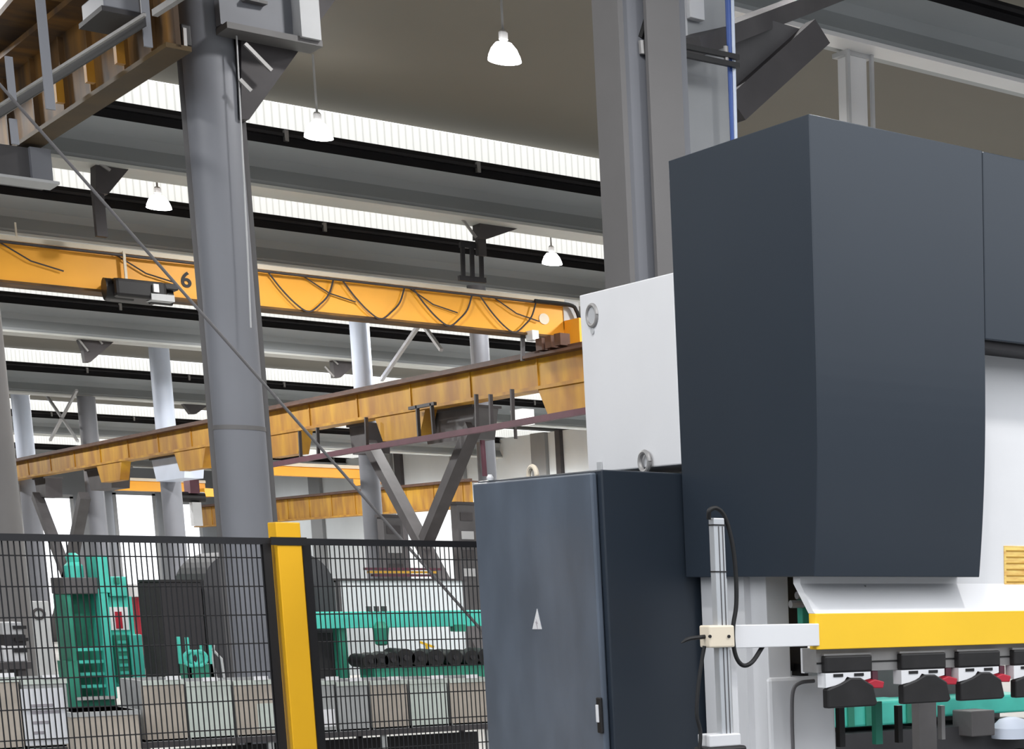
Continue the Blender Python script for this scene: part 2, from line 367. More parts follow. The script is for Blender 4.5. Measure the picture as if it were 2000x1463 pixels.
for dz in (0, -.045): MB().bar(a + Vector((0, 0, dz)), b + Vector((0, 0, dz + .01)), .03, .028).build('clamp_bar', 'black_metal', tc)
for px, py in ((1312, 80), (1332, 88), (1418, 103)):
    q = at(px, py, Y=YQ - .25); MB().tube([q + Vector((0, 0, .035)), q - Vector((0, 0, .05))], .014, 8).build('bolt', 'steel_bare', tc)
q0, q1 = at(1422, -20, Y=YQ - .2), at(1434, 300, Y=YQ - .2)
tag(MB().tube([(q1.x, q1.y, .02), (q1.x, q1.y, q1.z), (q0.x, q0.y, q0.z)], .02, 14).build('water_pipe', 'blue_pipe', smooth=True), 'slim blue pipe rising past the pale column above the dark hood', 'pipe')
q0, q1 = at(1430, -20, Y=YQ - .23), at(1438, 300, Y=YQ - .23)
tag(MB().tube([(q1.x, q1.y, .02), (q1.x, q1.y, q1.z), (q0.x, q0.y, q0.z)], .010, 10).build('water_pipe', 'column_pale', smooth=True), 'thin pale blue tube clamped along the front of the blue pipe', 'pipe')
# white post under the upper right beam
q = at(1665, 160, Y=15.4)
t = thing('drop_post', (q.x, 15.4, 0), 'white square post under the upper right roof beam, behind the dark hood', 'post')
MB().box((q.x - .10, 15.3, 0), (q.x + .10, 15.5, 6.72)).build('shaft', 'white_paint', t)
MB().box((q.x - .15, 15.28, 6.68), (q.x + .15, 15.52, 6.72)).build('head_plate', 'pale_grey', t)
for dx in (-.14, .14): MB().box((q.x + dx - .015, 15.25, 5.2), (q.x + dx + .015, 15.29, 6.72)).build('side_tube', 'pale_grey', t)

# ------------------------------------------------------------------ near runway, top left
def seg(name, x0, y0, x1, y1, Z, w, h, m, parent, ext=0.):
    a, b = at(x0, y0, Z=Z), at(x1, y1, Z=Z); d = (a - b) * ext
    return MB().bar(a + d, b - d, w, h).build(name, m, parent)
q = at(180, 130, Z=5.2)
t = thing('crane_runway', (q.x, q.y, 5.0), 'rusty yellow runway beam, shade painted brown, behind the silver rails at top left', 'crane runway', 'yellow crane runways')
a, b = at(350, 98, Z=4.95), at(-20, 338, Z=4.95); d = (b - a).normalized(); sd = Vector((-d.y, d.x, 0))
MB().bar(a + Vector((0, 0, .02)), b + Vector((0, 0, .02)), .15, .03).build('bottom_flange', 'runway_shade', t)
MB().bar(a + Vector((0, 0, .30)), b + Vector((0, 0, .30)), .03, .56).build('web', 'runway_brown_shaded', t)
MB().bar(a + Vector((0, 0, .6)), b + Vector((0, 0, .6)), .36, .04).build('top_flange', 'runway_brown_shaded', t)
L = (b - a).length
rside = Vector((d.y, -d.x, 0))
for k, f in enumerate((.08, .2, .36, .5, .66, .82)):
    c = a + d * (L * f); MB().bar(c + Vector((0, 0, .04)), c + Vector((0, 0, .56)), .10, .03, up=d).build('stiffener', 'runway_brown_shaded', t)
for u, w in ((143, 183), (203, 143), (262, 106)):
    c = at(u, w, Z=5.06); MB().bar(c - d * .03 - rside * .09, c + d * .03 - rside * .09, .05, .16).build('clip_plate', 'runway_yellow', t)
q = at(40, 40, Z=5.9)
t = thing('crane_girder', (q.x, q.y, 5.6), 'yellow box girder cut off by the top left corner of the photo', 'crane girder')
a2, b2 = at(96, -6, Z=5.7), at(-30, 136, Z=5.7)
MB().bar(a2 + Vector((0, 0, .25)), b2 + Vector((0, 0, .25)), .30, .5).build('box', 'runway_yellow', t)
MB().bar(a2, b2, .38, .04).build('bottom_flange', 'runway_brown_shaded', t)
q = at(140, 125, Z=5.0)
t = thing('conductor_rail', (q.x, q.y, 4.7), 'pair of thin silver conductor rails slanting across the top left corner', 'rail')
seg('rail', 276, 33, -10, 212, 4.9, .015, .018, 'steel_bare', t, .02); seg('rail', 276, 50, -10, 234, 4.9, .015, .018, 'steel_bare', t, .02)
seg('rail', 355, -8, 302, 26, 4.9, .03, .035, 'steel_bare', t)
seg('insulator_strip', 276, 42, -10, 224, 4.905, .012, .075, 'gutter_black', t, .02)
for x0, y0, x1, y1, lab in ((80, -20, 99, 214, 'long flat grey hanger strap left of the yellow girder corner'), (280, -20, 290, 92, 'short grey hanger strap at the right end of the silver rails'), (12, 110, 25, 196, 'small grey hanger strap near the left edge above the diagonal rod'), (22, 232, 30, 282, 'stub of a grey hanger strap at the left edge below the silver rails')):
    p0 = at(x0, y0, Y=11.6 if x1 < 200 else 12.4); p1 = at(x1, y1, Y=11.6 if x1 < 200 else 12.4)
    h = tag(MB().bar(p1, (p1.x, p1.y, p0.z), .045 if x1 > 60 else .035, .02, up=(0, 1, 0)).build('hanger_strap', 'column_grey'), lab, 'hanger', 'grey hanger straps')
# grey boxes and dark block
a, b = at(200, -25, Y=13.2), at(276, 27, Y=13.2)
t = thing('junction_box', ((a.x + b.x) / 2, 13.3, b.z), 'grey steel box at the top edge above the silver rails', 'box')
MB().box((a.x, 13.2, b.z), (b.x, 13.7, a.z)).build('case', 'column_grey', t, bevel=.01); MB().box((a.x - .02, 13.18, b.z - .03), (b.x + .02, 13.72, b.z)).build('bottom_plate', 'gutter_black', t)
a, b = at(352, 45, Y=13.5), at(376, 92, Y=13.5)
t = thing('buffer_stop', ((a.x + b.x) / 2, 13.5, b.z), 'black buffer block bolted at the head of the thick grey column', 'buffer')
MB().box((a.x, 13.5, b.z), (b.x, 13.7, a.z)).build('block', 'black_metal', t, bevel=.01)
MB().bar(at(360, 55, Y=13.46), at(362, 92, Y=13.46), .02, .02).build('bolt', 'steel_bare', t)
t = thing('steel_beam', at(400, 40, Z=5.55), 'short grey channel beam crossing the head of the thick column at the top edge', 'beam')
a, b = at(352, 42, Z=5.62), at(500, -30, Z=5.62)
MB().bar(a, b, .02, .2).build('web', 'pale_grey', t); MB().bar(a - Vector((0, 0, .1)), b - Vector((0, 0, .1)), .14, .02).build('flange', 'column_dark', t)
a, b = at(-60, 272, Y=16.5), at(98, 362, Y=16.5)
t = thing('cross_beam', (a.x, 16.5, b.z), 'dark grey box beam end at the left edge under the yellow corner', 'beam')
MB().box((a.x, 16.5, b.z), (b.x, 16.75, a.z)).build('box', 'bracing_grey', t); MB().box((at(58, 300, Y=16.46).x, 16.44, b.z), (at(98, 300, Y=16.46).x, 16.5, a.z)).build('end_plate', 'column_grey', t)
MB().box((a.x, 16.3, b.z - .02), (b.x + .02, 16.6, b.z)).build('bottom_strip', 'pale_grey', t)
a, b = at(92, 40, Y=15.8), at(163, 50, Y=15.8)
t = thing('strip_light', ((a.x + b.x) / 2, 15.8, a.z), 'short white strip light between the two yellow beams in the top left', 'lamp')
MB().bar(a, b, .06, .06).build('tube', 'tube_glow', t); MB().bar(a + Vector((0, 0, .05)), b + Vector((0, 0, .05)), .1, .04).build('batten', 'pale_grey', t)
# diagonal tie rod across the picture
a, b = at(-12, 152, Y=11.5), at(960, 1253, Y=10.4)
g = b + (b - a).normalized() * ((b.z - .03) / abs((b - a).normalized().z))
t = thing('guy_rod', g, 'long thin steel rod running diagonally from the top left down behind the cabinet', 'rod')
MB().tube([a, b, g], .0085, 8).build('rod', 'bracing_grey', t); MB().lathe((g.x, g.y, 0), [(.06, 0), (.06, .02), (.02, .03)], 12).build('anchor', 'steel_bare', t)

# ------------------------------------------------------------------ orange overhead crane
YC = 26.5
t = thing('overhead_crane', (9, YC, 5.3), 'long orange overhead crane girder spanning behind the thick grey column', 'crane')
xe = at(1100, 615, Y=YC).x
ZB, ZT = 5.32, 5.80
MB().box((.5, YC, ZB), (xe, YC + .35, ZT)).build('girder', 'crane_orange', t)
MB().box((.5, YC - .05, ZB - .03), (xe, YC + .4, ZB)).build('bottom_flange', 'runway_brown_shaded', t)
MB().box((.5, YC - .06, ZT), (xe, YC + .4, ZT + .06)).build('top_walk_strip', 'cream', t)
MB().tube([(.5, YC - .09, ZT - .03), (xe + .1, YC - .09, ZT - .03)], .018, 6).build('festoon_rail', 'brace_dark', t)
fc = []
def festoon(x):
    return [(x, YC - .08, ZT - .03), (x + .16, YC - .08, ZT - .24), (x + .34, YC - .08, ZB + .06), (x + .5, YC - .08, ZB - .02), (x + .66, YC - .08, ZB + .10), (x + .78, YC - .08, ZT - .24), (x + .86, YC - .08, ZT - .03)]
x = 8.85
while x < xe - .4:
    MB().tube(bez(festoon(x), 5), .012, 5).build('festoon_loop', 'brace_dark', t); x += .98
for x in (5.7, 7.0, 9.3, 10.75, 12.0):
    MB().tube([(x, YC - .05, ZT - .02), (x + .35, YC - .05, ZT - .22), (x + .7, YC - .05, ZT - .3)], .01, 5).build('slack_cable', 'brace_dark', t)
ec = MB().box((xe, YC - .5, 5.1), (xe + .3, YC + .9, 5.55)).build('end_carriage', 'crane_orange', t)
MB().box((xe, YC - .02, ZB + .1), (xe + .25, YC + .38, ZT + .05)).build('end_plate', 'pale_grey', t)
for dy in (-.3, .7): MB().tube([(xe + .02, YC + dy, 5.12), (xe + .22, YC + dy, 5.12)], .09, 14).build('wheel', 'black_metal', ec)
MB().tube(bez([(xe - .5, YC - .12, ZT - .02), (xe + .05, YC - .12, ZT - .02), (xe + .16, YC - .12, ZT - .1), (xe + .2, YC - .12, ZT - .22)], 5), .03, 8).build('hose', 'black_rubber', t)
q = at(1062, 623, Y=YC)
MB().tube([(q.x, YC + .01, q.z), (q.x, YC - .015, q.z)], .08, 20).build('round_plate', 'cream', t)
h0, h1 = at(205, 548, Y=YC - .3), at(326, 597, Y=YC - .3)
h = MB().box((h0.x + .05, YC - .55, h1.z + .03), (h1.x - .05, YC + .1, h0.z + .02)).build('hoist_trolley', 'black_metal', t, bevel=.04)
MB().tube([(h0.x - .02, YC - .3, h1.z + .14), (h0.x + .3, YC - .3, h1.z + .14)], .13, 18).build('drum', 'black_metal', h, smooth=True)
MB().tube([(h1.x - .2, YC - .3, h1.z + .12), (h1.x + .06, YC - .3, h1.z + .12)], .12, 18).build('motor', 'black_metal', h, smooth=True)
MB().box((h0.x + .05, YC - .5, h0.z - .06), (h1.x + .1, YC - .2, h0.z + .02)).build('top_plate', 'black_metal', h, bevel=.015)
MB().box((h0.x + .45, YC - .57, h1.z + .02), (h0.x + .72, YC - .3, h1.z + .1)).build('hook_block', 'pale_grey', h)
MB().box((h1.x - .22, YC - .6, h0.z - .12), (h1.x - .16, YC - .54, h0.z - .02)).build('limit_switch', 'white_paint', h)
MB().bar((h0.x + .3, YC - .1, h0.z - .03), (h0.x + .3, YC - .1, ZT + .02), .03, .03).build('hanger', 'cream', h)
q = at(363, 548, Y=YC)
cu = bpy.data.curves.new('lettering', 'FONT'); cu.body = '6'; cu.offset = .006; cu.size = .27; cu.extrude = .003; cu.align_x = 'CENTER'; cu.align_y = 'CENTER'
tmp = bpy.data.objects.new('lettering_outline', cu); COL.objects.link(tmp)
me = bpy.data.meshes.new_from_object(tmp.evaluated_get(bpy.context.evaluated_depsgraph_get()))
bpy.data.objects.remove(tmp); bpy.data.curves.remove(cu); me.materials.clear(); me.materials.append(MATS['gutter_black'])
lo = bpy.data.objects.new('lettering', me); COL.objects.link(lo); lo.parent = t
lo.location = Vector((q.x, YC - .008, q.z)) - t.location; lo.rotation_euler = (math.pi / 2, 0, 0)
for x in (5.95,): MB().bar((x, YC + .1, ZT + .06), (x, YC + .1, ZT + .25), .02, .02).build('stanchion', 'cream', t)
# carriage fittings on the runway near the crane end
q = at(1018, 662, X=XR - .5)
t = thing('runway_limit_post', (q.x, q.y, 5.0), 'small grey signal post on the yellow runway below the crane end', 'post')
MB().bar(at(1021, 655, X=XR - .5), at(1021, 705, X=XR - .5), .05, .05).build('post', 'bracing_grey', t)
q = at(1034, 655, X=XR - .5); MB().box((q.x, q.y - .1, q.z - .07), (q.x + .1, q.y + .12, q.z + .07)).build('lamp_box', 'white_paint', t)
for px, py in ((1052, 668), (1070, 663), (1088, 658)):
    q = at(px, py, X=XR - .5); MB().box((q.x, q.y - .1, q.z - .12), (q.x + .15, q.y + .1, q.z + .05)).build('bracket', 'runway_rail', t)

# ---- far small orange crane girders
for (x0, x1, yt, yb, X, lab) in ((505, 742, 905, 936, 24, 'faded orange crane girder low behind the thick grey column, above the smaller runway'),
                                 (228, 402, 935, 963, 24, 'orange crane girder end over the bright white window, left of the thick grey column')):
    Yk = at((x0 + x1) / 2, yt, X=X).y
    a, b = at(x0, yt + 3, Y=Yk), at(x1, yb, Y=Yk)
    t = thing('far_crane', ((a.x + b.x) / 2, Yk, b.z), lab, 'crane', 'small far orange cranes')
    MB().box((a.x, Yk, b.z), (b.x, Yk + .5, a.z)).build('girder', 'crane_orange', t); MB().box((a.x, Yk - .1, a.z), (b.x, Yk + .5, a.z + .12)).build('top_strip', 'cream', t)
    MB().box((b.x - .4, Yk - 1.2, b.z - .2), (b.x, Yk + 1.5, b.z + .15)).build('end_carriage', 'crane_orange', t)
a, b = at(352, 960, Y=60), at(400, 982, Y=60)
t = thing('crane_hoist', ((a.x + b.x) / 2, 60, b.z), 'small dark hoist under the far orange girder beside the thick grey column', 'hoist')
MB().tube([(a.x, 60, (a.z + b.z) / 2), (b.x, 60, (a.z + b.z) / 2)], (a.z - b.z) / 2, 14).build('drum', 'black_metal', t); MB().box((a.x + .2, 59.7, a.z - .05), (b.x - .2, 60.3, a.z + .35)).build('frame', 'maroon', t)
MB().box((a.x + .25, 59.8, b.z - .7), (a.x + .5, 60.1, b.z)).build('hook_block', 'pale_grey', t)
a, b = at(384, 1003, X=X2 - .4), at(420, 1032, X=X2 - .4)

# ------------------------------------------------------------------ bracing and conduits along the far row (plane X = 13)
def brace(name, pts, w, m, lab, X=XR + .1, group='column bracing'):
    t = thing(name, at(*pts[-1], X=X), lab, 'brace', group)
    for p, q in zip(pts[:-1], pts[1:]): MB().bar(at(*p, X=X), at(*q, X=X), w, w).build('bar', m, t)
    return t
def brace_x(name, segs, w, m, lab, X, group='column bracing'):
    ps = [p for sg in segs for p in sg]; lo = max(ps, key=lambda p: p[1])
    t = thing(name, at(*lo, X=X), lab, 'brace', group)
    for p, q in segs: MB().bar(at(*p, X=X), at(*q, X=X), w, w).build('bar', m, t)
brace_x('diagonal_brace', [((72, 968), (133, 1128)), ((165, 968), (133, 1128)), ((133, 1128), (103, 1254))], .24, 'bracing_grey', 'grey Y-shaped steel brace standing on the floor left of the green press', XR - .25)
brace_x('diagonal_brace', [((924, 834), (832, 1056)), ((722, 868), (832, 1075)), ((832, 1075), (958, 1311))], .2, 'brace_dark', 'dark V-shaped brace between two columns left of the dark cabinet', XR - .2)
brace_x('thin_brace', [((745, 742), (815, 640)), ((757, 538), (862, 684)), ((815, 640), (832, 612))], .06, 'pale_grey', 'thin pale cross brace behind the right half of the orange crane', XR + .6)
brace_x('thin_brace', [((98, 860), (150, 762)), ((84, 762), (152, 862))], .06, 'pale_grey', 'thin cross brace between the two leftmost slim columns', XR + .6)
t = thing('conductor_pipe', at(900, 850, X=XR - .8), 'dark maroon conductor pipe hung below the long yellow runway', 'pipe')
for p, q in (((520, 910), (735, 872)), ((735, 872), (945, 838)), ((945, 838), (1142, 803)), ((1142, 803), (1290, 777))): MB().bar(at(*p, X=XR - .6), at(*q, X=XR - .6), .07, .09).build('pipe', 'maroon', t)
for p, q in (((815, 792), (819, 858)), ((843, 788), (848, 852)), ((620, 835), (622, 890)), ((585, 842), (588, 897)), ((930, 770), (932, 838)), ((958, 770), (960, 835)), ((1000, 760), (1002, 830)), ((715, 815), (717, 872))):
    MB().bar(at(*p, X=XR - .6), at(*q, X=XR - .6), .05, .05).build('hanger', 'brace_dark', t)
MB().bar(at(800, 798, X=XR - .6), at(850, 788, X=XR - .6), .05, .05).build('hanger_bar', 'brace_dark', t)
tag(MB().tube([at(942, 860, X=XR - .4), at(947, 930, X=XR - .4)], .04, 8).build('drop_conduit', 'maroon'), 'maroon drop conduit on the column beside the top corner of the cabinet', 'pipe')
t = thing('work_light', at(1010, 812, X=XR + .5), 'small white floodlight on the maroon pipe near the white machine panel', 'lamp')
a = at(1005, 815, X=XR + .5); MB().box((a.x, a.y - .3, a.z - .12), (a.x + .2, a.y + .15, a.z + .12)).build('head', 'tube_glow', t); MB().bar(a, a - Vector((0, 0, .35)), .04, .04).build('stem', 'brace_dark', t)
for px, py, lab in ((860, 780, 'grey support bracket under the runway at the dark braced column'), (690, 850, 'grey support bracket under the runway at the pale column'), (320, 905, 'pale support bracket under the runway left of the thick column'), (185, 915, 'dark support bracket under the runway at the slim grey column'), (70, 940, 'dark bracket under the far end of the runway at left')):
    c = at(px, py, X=XR - .3); D = (c.x * math.cos(AZ) + c.y * math.sin(AZ)) / F0
    w = {860: 2.2, 690: .9, 320: 2.6, 185: 2.4, 70: 1.2}[px]
    t = thing('runway_bracket', (c.x, c.y, c.z), lab, 'bracket', 'runway support brackets')
    MB().prism([(c.y - w/2, 4.48), (c.y + w/2, 4.48), (c.y + w*.4, 3.95), (c.y - w*.4, 3.95)], 0, c.x + .1, c.x + .5).build('corbel', 'column_pale' if px == 320 else 'bracing_grey' if px == 860 else 'brace_dark', t)
    MB().box((c.x + .05, c.y - w/2, 4.44), (c.x + .55, c.y + w/2, 4.48)).build('seat_plate', 'brace_dark', t)

# ------------------------------------------------------------------ high-bay pendant lamps
LAMPS = [((985, 108), 'white pendant lamp hanging highest, in the middle of the bare ceiling'), ((622, 260), 'white pendant lamp just right of the thick grey column'),
         ((310, 399), 'white pendant lamp left of the thick grey column above the crane'), ((1078, 509), 'white pendant lamp above the right end of the orange crane')]
for i, (p, lab) in enumerate(LAMPS):
    c = at(*p, Z=7.0); c.z = 7.0
    if i == 0: c = at(985, 108, Z=6.95)
    zc = 7.55 if i == 3 else 8.0
    t = thing('pendant_lamp', c, lab, 'lamp', 'high bay pendant lamps')
    MB().lathe((c.x, c.y, c.z), [(.03, .13), (.08, .115), (.125, .06), (.155, -.01), (.165, -.055), (.15, -.06)], 24).build('reflector', 'lamp_glow', t, smooth=True)
    MB().lathe((c.x, c.y, c.z), [(.03, .24), (.045, .22), (.045, .15), (.03, .14)], 14).build('ballast', 'white_paint', t)
    MB().tube([(c.x, c.y, c.z + .2), (c.x, c.y, zc)], .014, 6).build('stem', 'pale_grey', t)

# ------------------------------------------------------------------ safety fence
YF = 8.7
def mesh_panel(x0, x1, label):
    t = thing('mesh_panel', ((x0 + x1) / 2, YF, 0), label, 'fence panel', 'black mesh fence panels')
    MB().box((x0, YF - .015, 1.775), (x1, YF + .015, 1.805)).build('top_rail', 'wire_black', t)
    MB().box((x0, YF - .015, .10), (x1, YF + .015, .13)).build('bottom_rail', 'wire_black', t)
    for xx in (x0, x1 - .035): MB().box((xx, YF - .02, .10), (xx + .035, YF + .02, 1.78)).build('side_rail', 'black_metal', t)
    w = MB(); x = x0 + .04
    while x < x1 - .03:
        w.tube([(x, YF, .12), (x, YF, 1.78)], .0029, 4); x += .0215
    z = .18
    while z < 1.76: w.tube([(x0, YF + .004, z), (x1, YF + .004, z)], .0029, 4); z += .128
    w.build('wire_mesh', 'wire_black', t)
    return t
pc = at(555, 1035, Y=YF); 
mesh_panel(pc.x - 1.5, pc.x - .068, 'black wire mesh fence panel left of the yellow post')
mesh_panel(pc.x + .068, pc.x + 1.5, 'black wire mesh fence panel between the yellow post and the dark cabinet')
t = thing('fence_post', (pc.x, YF, 0), 'bright yellow fence post between the two mesh panels', 'fence post')
MB().box((pc.x - .053, YF - .055, 0), (pc.x + .053, YF + .055, 1.875)).build('post', 'post_yellow', t, bevel=.004)
MB().box((pc.x - .08, YF - .06, 1.772), (pc.x + .075, YF - .052, 1.808)).build('clamp_band', 'black_metal', t)
MB().box((pc.x - .11, YF - .09, 0), (pc.x + .11, YF + .09, .012)).build('foot_plate', 'post_yellow', t)
# notice on the fence
a, b = at(39, 1346, Y=YF + .02), at(133, 1452, Y=YF + .02)
t = thing('notice_sheet', (a.x, YF + .02, b.z), 'white paper notice hung on the mesh fence at lower left', 'notice')
MB().box((a.x, YF + .012, b.z), (b.x, YF + .018, a.z)).build('sheet', 'paper', t)
ik = MB()
for r, n in ((.30, 4), (.42, 5), (.60, 3), (.78, 2)):
    for i in range(n):
        x = a.x + (b.x - a.x) * (.2 + .14 * i); z = a.z + (b.z - a.z) * r; ik.box((x, YF + .010, z - .006), (x + .02, YF + .012, z + .006))
ik.build('print', 'ink', t)
t2 = at(55, 1333, Y=YF + .03)

# ------------------------------------------------------------------ things on the floor beyond the fence
def D_of(v): return v.x * math.cos(AZ) + v.y * math.sin(AZ)
YB = 12.9
bins = [(-30, 38, 1312, 'bin_brown', 'brown-grey steel bin at the left edge beside the white notice'), (41, 132, 1316, 'bin_grey', 'grey steel bin behind the white notice on the fence'),
        (275, 361, 1318, 'bin_brown', 'brown-grey steel bin with a white card, just right of the green press'), (363, 453, 1320, 'bin_green', 'pale greenish steel bin below the small green trolley'),
        (456, 541, 1318, 'bin_brown', 'brown-grey steel bin left against the yellow post, below the thick column'), (612, 654, 1318, 'bin_grey', 'narrow grey steel bin right against the yellow post'),
        (657, 719, 1320, 'bin_grey', 'dull grey steel bin, second right of the yellow post'), (723, 796, 1318, 'bin_brown', 'brown-grey steel bin, third right of the yellow post'),
        (799, 874, 1316, 'bin_green', 'pale grey-green steel bin, second from the dark cabinet'), (878, 960, 1314, 'bin_brown', 'brown-grey steel bin half hidden by the dark cabinet')]
for i, (x0, x1, yt, m, lab) in enumerate(bins):
    a, b = at(x0, yt + 12, Y=YB), at(x1, yt + 12, Y=YB); zt, zb = a.z + .0, .578
    t = thing('steel_bin', ((a.x + b.x) / 2, YB, zb), lab, 'bin', 'steel bins behind the fence')
    MB().box((a.x, YB, zb), (b.x - .01, YB + .02, zt)).build('front', m, t, bevel=.004)
    bd = MB(); bd.box((a.x, YB + .02, zb), (a.x + .015, YB + .5, zt)); bd.box((b.x - .025, YB + .02, zb), (b.x - .01, YB + .5, zt)); bd.box((a.x, YB + .485, zb), (b.x - .01, YB + .5, zt)); bd.box((a.x, YB, zb), (b.x - .01, YB + .5, zb + .015))
    bd.build('body', 'bin_grey', t)
    MB().box((a.x - .003, YB - .012, zt - .03), (b.x - .007, YB, zt)).build('rim', 'bin_green', t)
    cx = a.x + (b.x - a.x) * (.35 + .2 * (i % 3) / 2)
    MB().box((cx, YB - .02, zt + .0), (cx + .09, YB - .012, zt + .026)).build('card', 'paper', t)
    if i in (4, 5):
        MB().box((b.x - .14 if i == 4 else a.x + .05, YB - .006, zb + .04), (b.x - .04 if i == 4 else b.x - .02, YB, zb + (.22 if i == 4 else .16))).build('label_sheet', 'paper' if i == 5 else 'bin_green', t)
for x0, x1, lab in ((-34, 136, 'dark steel rack carrying the two bins at the left edge'), (272, 965, 'long dark steel rack carrying the row of bins beside the yellow post')):
    a, b = at(x0, 1420, Y=YB), at(x1, 1420, Y=YB)
    t = thing('bin_rack', ((a.x + b.x) / 2, YB, 0), lab, 'rack', 'racks under the bins')
    MB().box((a.x, YB - .02, .54), (b.x, YB + .52, .577)).build('shelf', 'brace_dark', t)
    n = 2 if x0 < 0 else 4
    for k in range(n):
        x = a.x + .02 + (b.x - a.x - .08) * k / (n - 1)
        for y in (YB, YB + .46): MB().box((x, y, 0), (x + .035, y + .035, .54)).build('leg', 'bin_grey' if y == YB else 'brace_dark', t)
    MB().box((a.x, YB + .3, .05), (b.x, YB + .32, .5)).build('back_sheet', 'darker_cover', t)
# low crate under the green press
a, b = at(140, 1392, Y=YB - .2), at(270, 1392, Y=YB - .2)
t = thing('low_crate', ((a.x + b.x) / 2, YB, 0), 'low brown-grey crate in front of the green press', 'crate')
MB().box((a.x, YB - .2, 0), (b.x, YB + .35, a.z)).build('body', 'bin_brown', t, bevel=.008); MB().box((a.x - .01, YB - .21, a.z - .03), (b.x + .01, YB + .36, a.z)).build('rim', 'bin_grey', t)
# green hydraulic press
YG = at(205, 1380, Z=0).y
def gx(px): return at(px, 1300, Y=YG).x
def gz(py, px=200): return at(px, py, Y=YG).z
t = thing('hydraulic_press', ((gx(140) + gx(280)) / 2, YG, 0), 'tall green hydraulic press with dark opening behind the left mesh panel', 'press')
MB().box((gx(140), YG, 0), (gx(218), YG + .6, .12)).build('base', 'teal_dark', t)
fr = MB(); 
MB().box((gx(140), YG, .1), (gx(152), YG + .6, gz(1160))).build('left_upright', 'teal_dark', t, bevel=.01)
MB().box((gx(204), YG - .05, .1), (gx(222), YG + .6, gz(1150))).build('right_upright', 'teal', t, bevel=.01)
MB().box((gx(152), YG + .35, .1), (gx(204), YG + .55, gz(1160))).build('back_plate', 'teal_dark', t)
MB().box((gx(138), YG - .03, gz(1160)), (gx(206), YG + .6, gz(1128))).build('crown', 'bracing_grey', t, bevel=.01)
MB().lathe(((gx(160) + gx(185)) / 2, YG + .25, 0), [(.11, gz(1128)), (.11, gz(1105)), (.07, gz(1098)), (.09, gz(1088)), (.04, gz(1080))], 16).build('cylinder_head', 'teal', t, smooth=True)
MB().box((gx(206), YG - .06, gz(1158)), (gx(228), YG + .5, gz(1085))).build('valve_tower', 'teal', t, bevel=.01)
MB().box((gx(226), YG - .05, gz(1165)), (gx(262), YG + .5, gz(1126))).build('pump_housing', 'teal', t, bevel=.01)
MB().box((gx(236), YG - .03, gz(1140)), (gx(246), YG - .07, gz(1128))).build('gauge', 'teal_dark', t)
MB().box((gx(222), YG, .25), (gx(270), YG + .5, gz(1165))).build('oil_tank', 'teal', t, bevel=.01)
MB().box((gx(217), YG - .02, gz(1231)), (gx(259), YG - .0, gz(1186))).build('plate', 'paper', t); MB().box((gx(233), YG - .03, gz(1228)), (gx(246), YG - .02, gz(1195))).build('plate_mark', 'red_paint', t)
MB().box((gx(225), YG - .12, .3), (gx(250), YG, gz(1240))).build('control_box', 'teal_dark', t, bevel=.01)
MB().box((gx(252), YG - .16, .25), (gx(276), YG, gz(1240))).build('side_door', 'teal', t, bevel=.01)
for k in range(5): MB().box((gx(229), YG - .13, .42 + .1 * k), (gx(246), YG - .12, .46 + .1 * k)).build('button_row', 'teal', t)
for k in range(4): MB().box((gx(152), YG + .02, .25 + .16 * k), (gx(204), YG + .06, .29 + .16 * k)).build('rung', 'teal', t)
MB().box((gx(128), YG - .1, 0), (gx(148), YG + .4, gz(1290))).build('side_step', 'teal_dark', t)
MB().box((gx(140), YG - .12, .1), (gx(215), YG, .14)).build('front_lip', 'pale_grey', t)
# red machine with white cap
q = at(290, 1240, Y=38); a, b = at(268, 1166, Y=38), at(312, 1240, Y=38)
t = thing('red_cabinet', ((a.x + b.x) / 2, 38, 0), 'red machine with a white top between the green press and the black cabinet', 'machine')
MB().box((a.x, 38, .25), (b.x + .2, 38.8, a.z)).build('body', 'red_paint', t, bevel=.03); MB().box((a.x - .1, 37.9, a.z), (b.x + .2, 38.9, at(290, 1140, Y=38).z)).build('top_cover', 'white_paint', t, bevel=.02)
MB().box((a.x + .05, 37.95, .3), (a.x + .12, 38, a.z - .1)).build('handrail', 'cream', t); MB().box((a.x, 38.05, 0), (b.x + .2, 38.75, .25)).build('plinth', 'brace_dark', t)
# black cabinet and dark arched enclosure
YD = 24.5
a, b = at(311, 1137, Y=YD), at(392, 1137, Y=YD)
t = thing('black_cabinet', ((a.x + b.x) / 2, YD, 0), 'plain black cabinet left of the thick column behind the mesh', 'cabinet')
MB().box((a.x, YD, .05), (b.x, YD + .9, a.z)).build('body', 'darker_cover', t, bevel=.01); MB().box((a.x - .01, YD - .01, a.z), (b.x + .01, YD + .9, a.z + .03)).build('top_plate', 'black_metal', t); MB().box((a.x + .02, YD + .02, 0), (b.x - .02, YD + .88, .05)).build('plinth', 'black_metal', t)
YE = YD + .25
a, b, c = at(394, 1100, Y=YE), at(650, 1100, Y=YE), at(500, 1078, Y=YE)
t = thing('arched_enclosure', ((a.x + b.x) / 2, YE, 0), 'dark grey enclosure with rounded top behind the thick column and yellow post', 'machine cover')
pr = [(a.x, 0), (b.x, 0)]; zt = c.z; r = .45; n = 8
pr += [(b.x - r + r * math.cos(math.pi / 2 * k / n), zt - r + r * math.sin(math.pi / 2 * k / n)) for k in range(n + 1)]
pr += [(a.x + r - r * math.sin(math.pi / 2 * k / n), zt - r + r * math.cos(math.pi / 2 * k / n)) for k in range(n + 1)]
MB().prism(pr, 1, YE, YE + 1.2).build('shell', 'dark_cover', t)
MB().box((b.x - .3, YE - .03, .0), (b.x - .27, YE, zt - .4)).build('edge_rib', 'darker_cover', t)
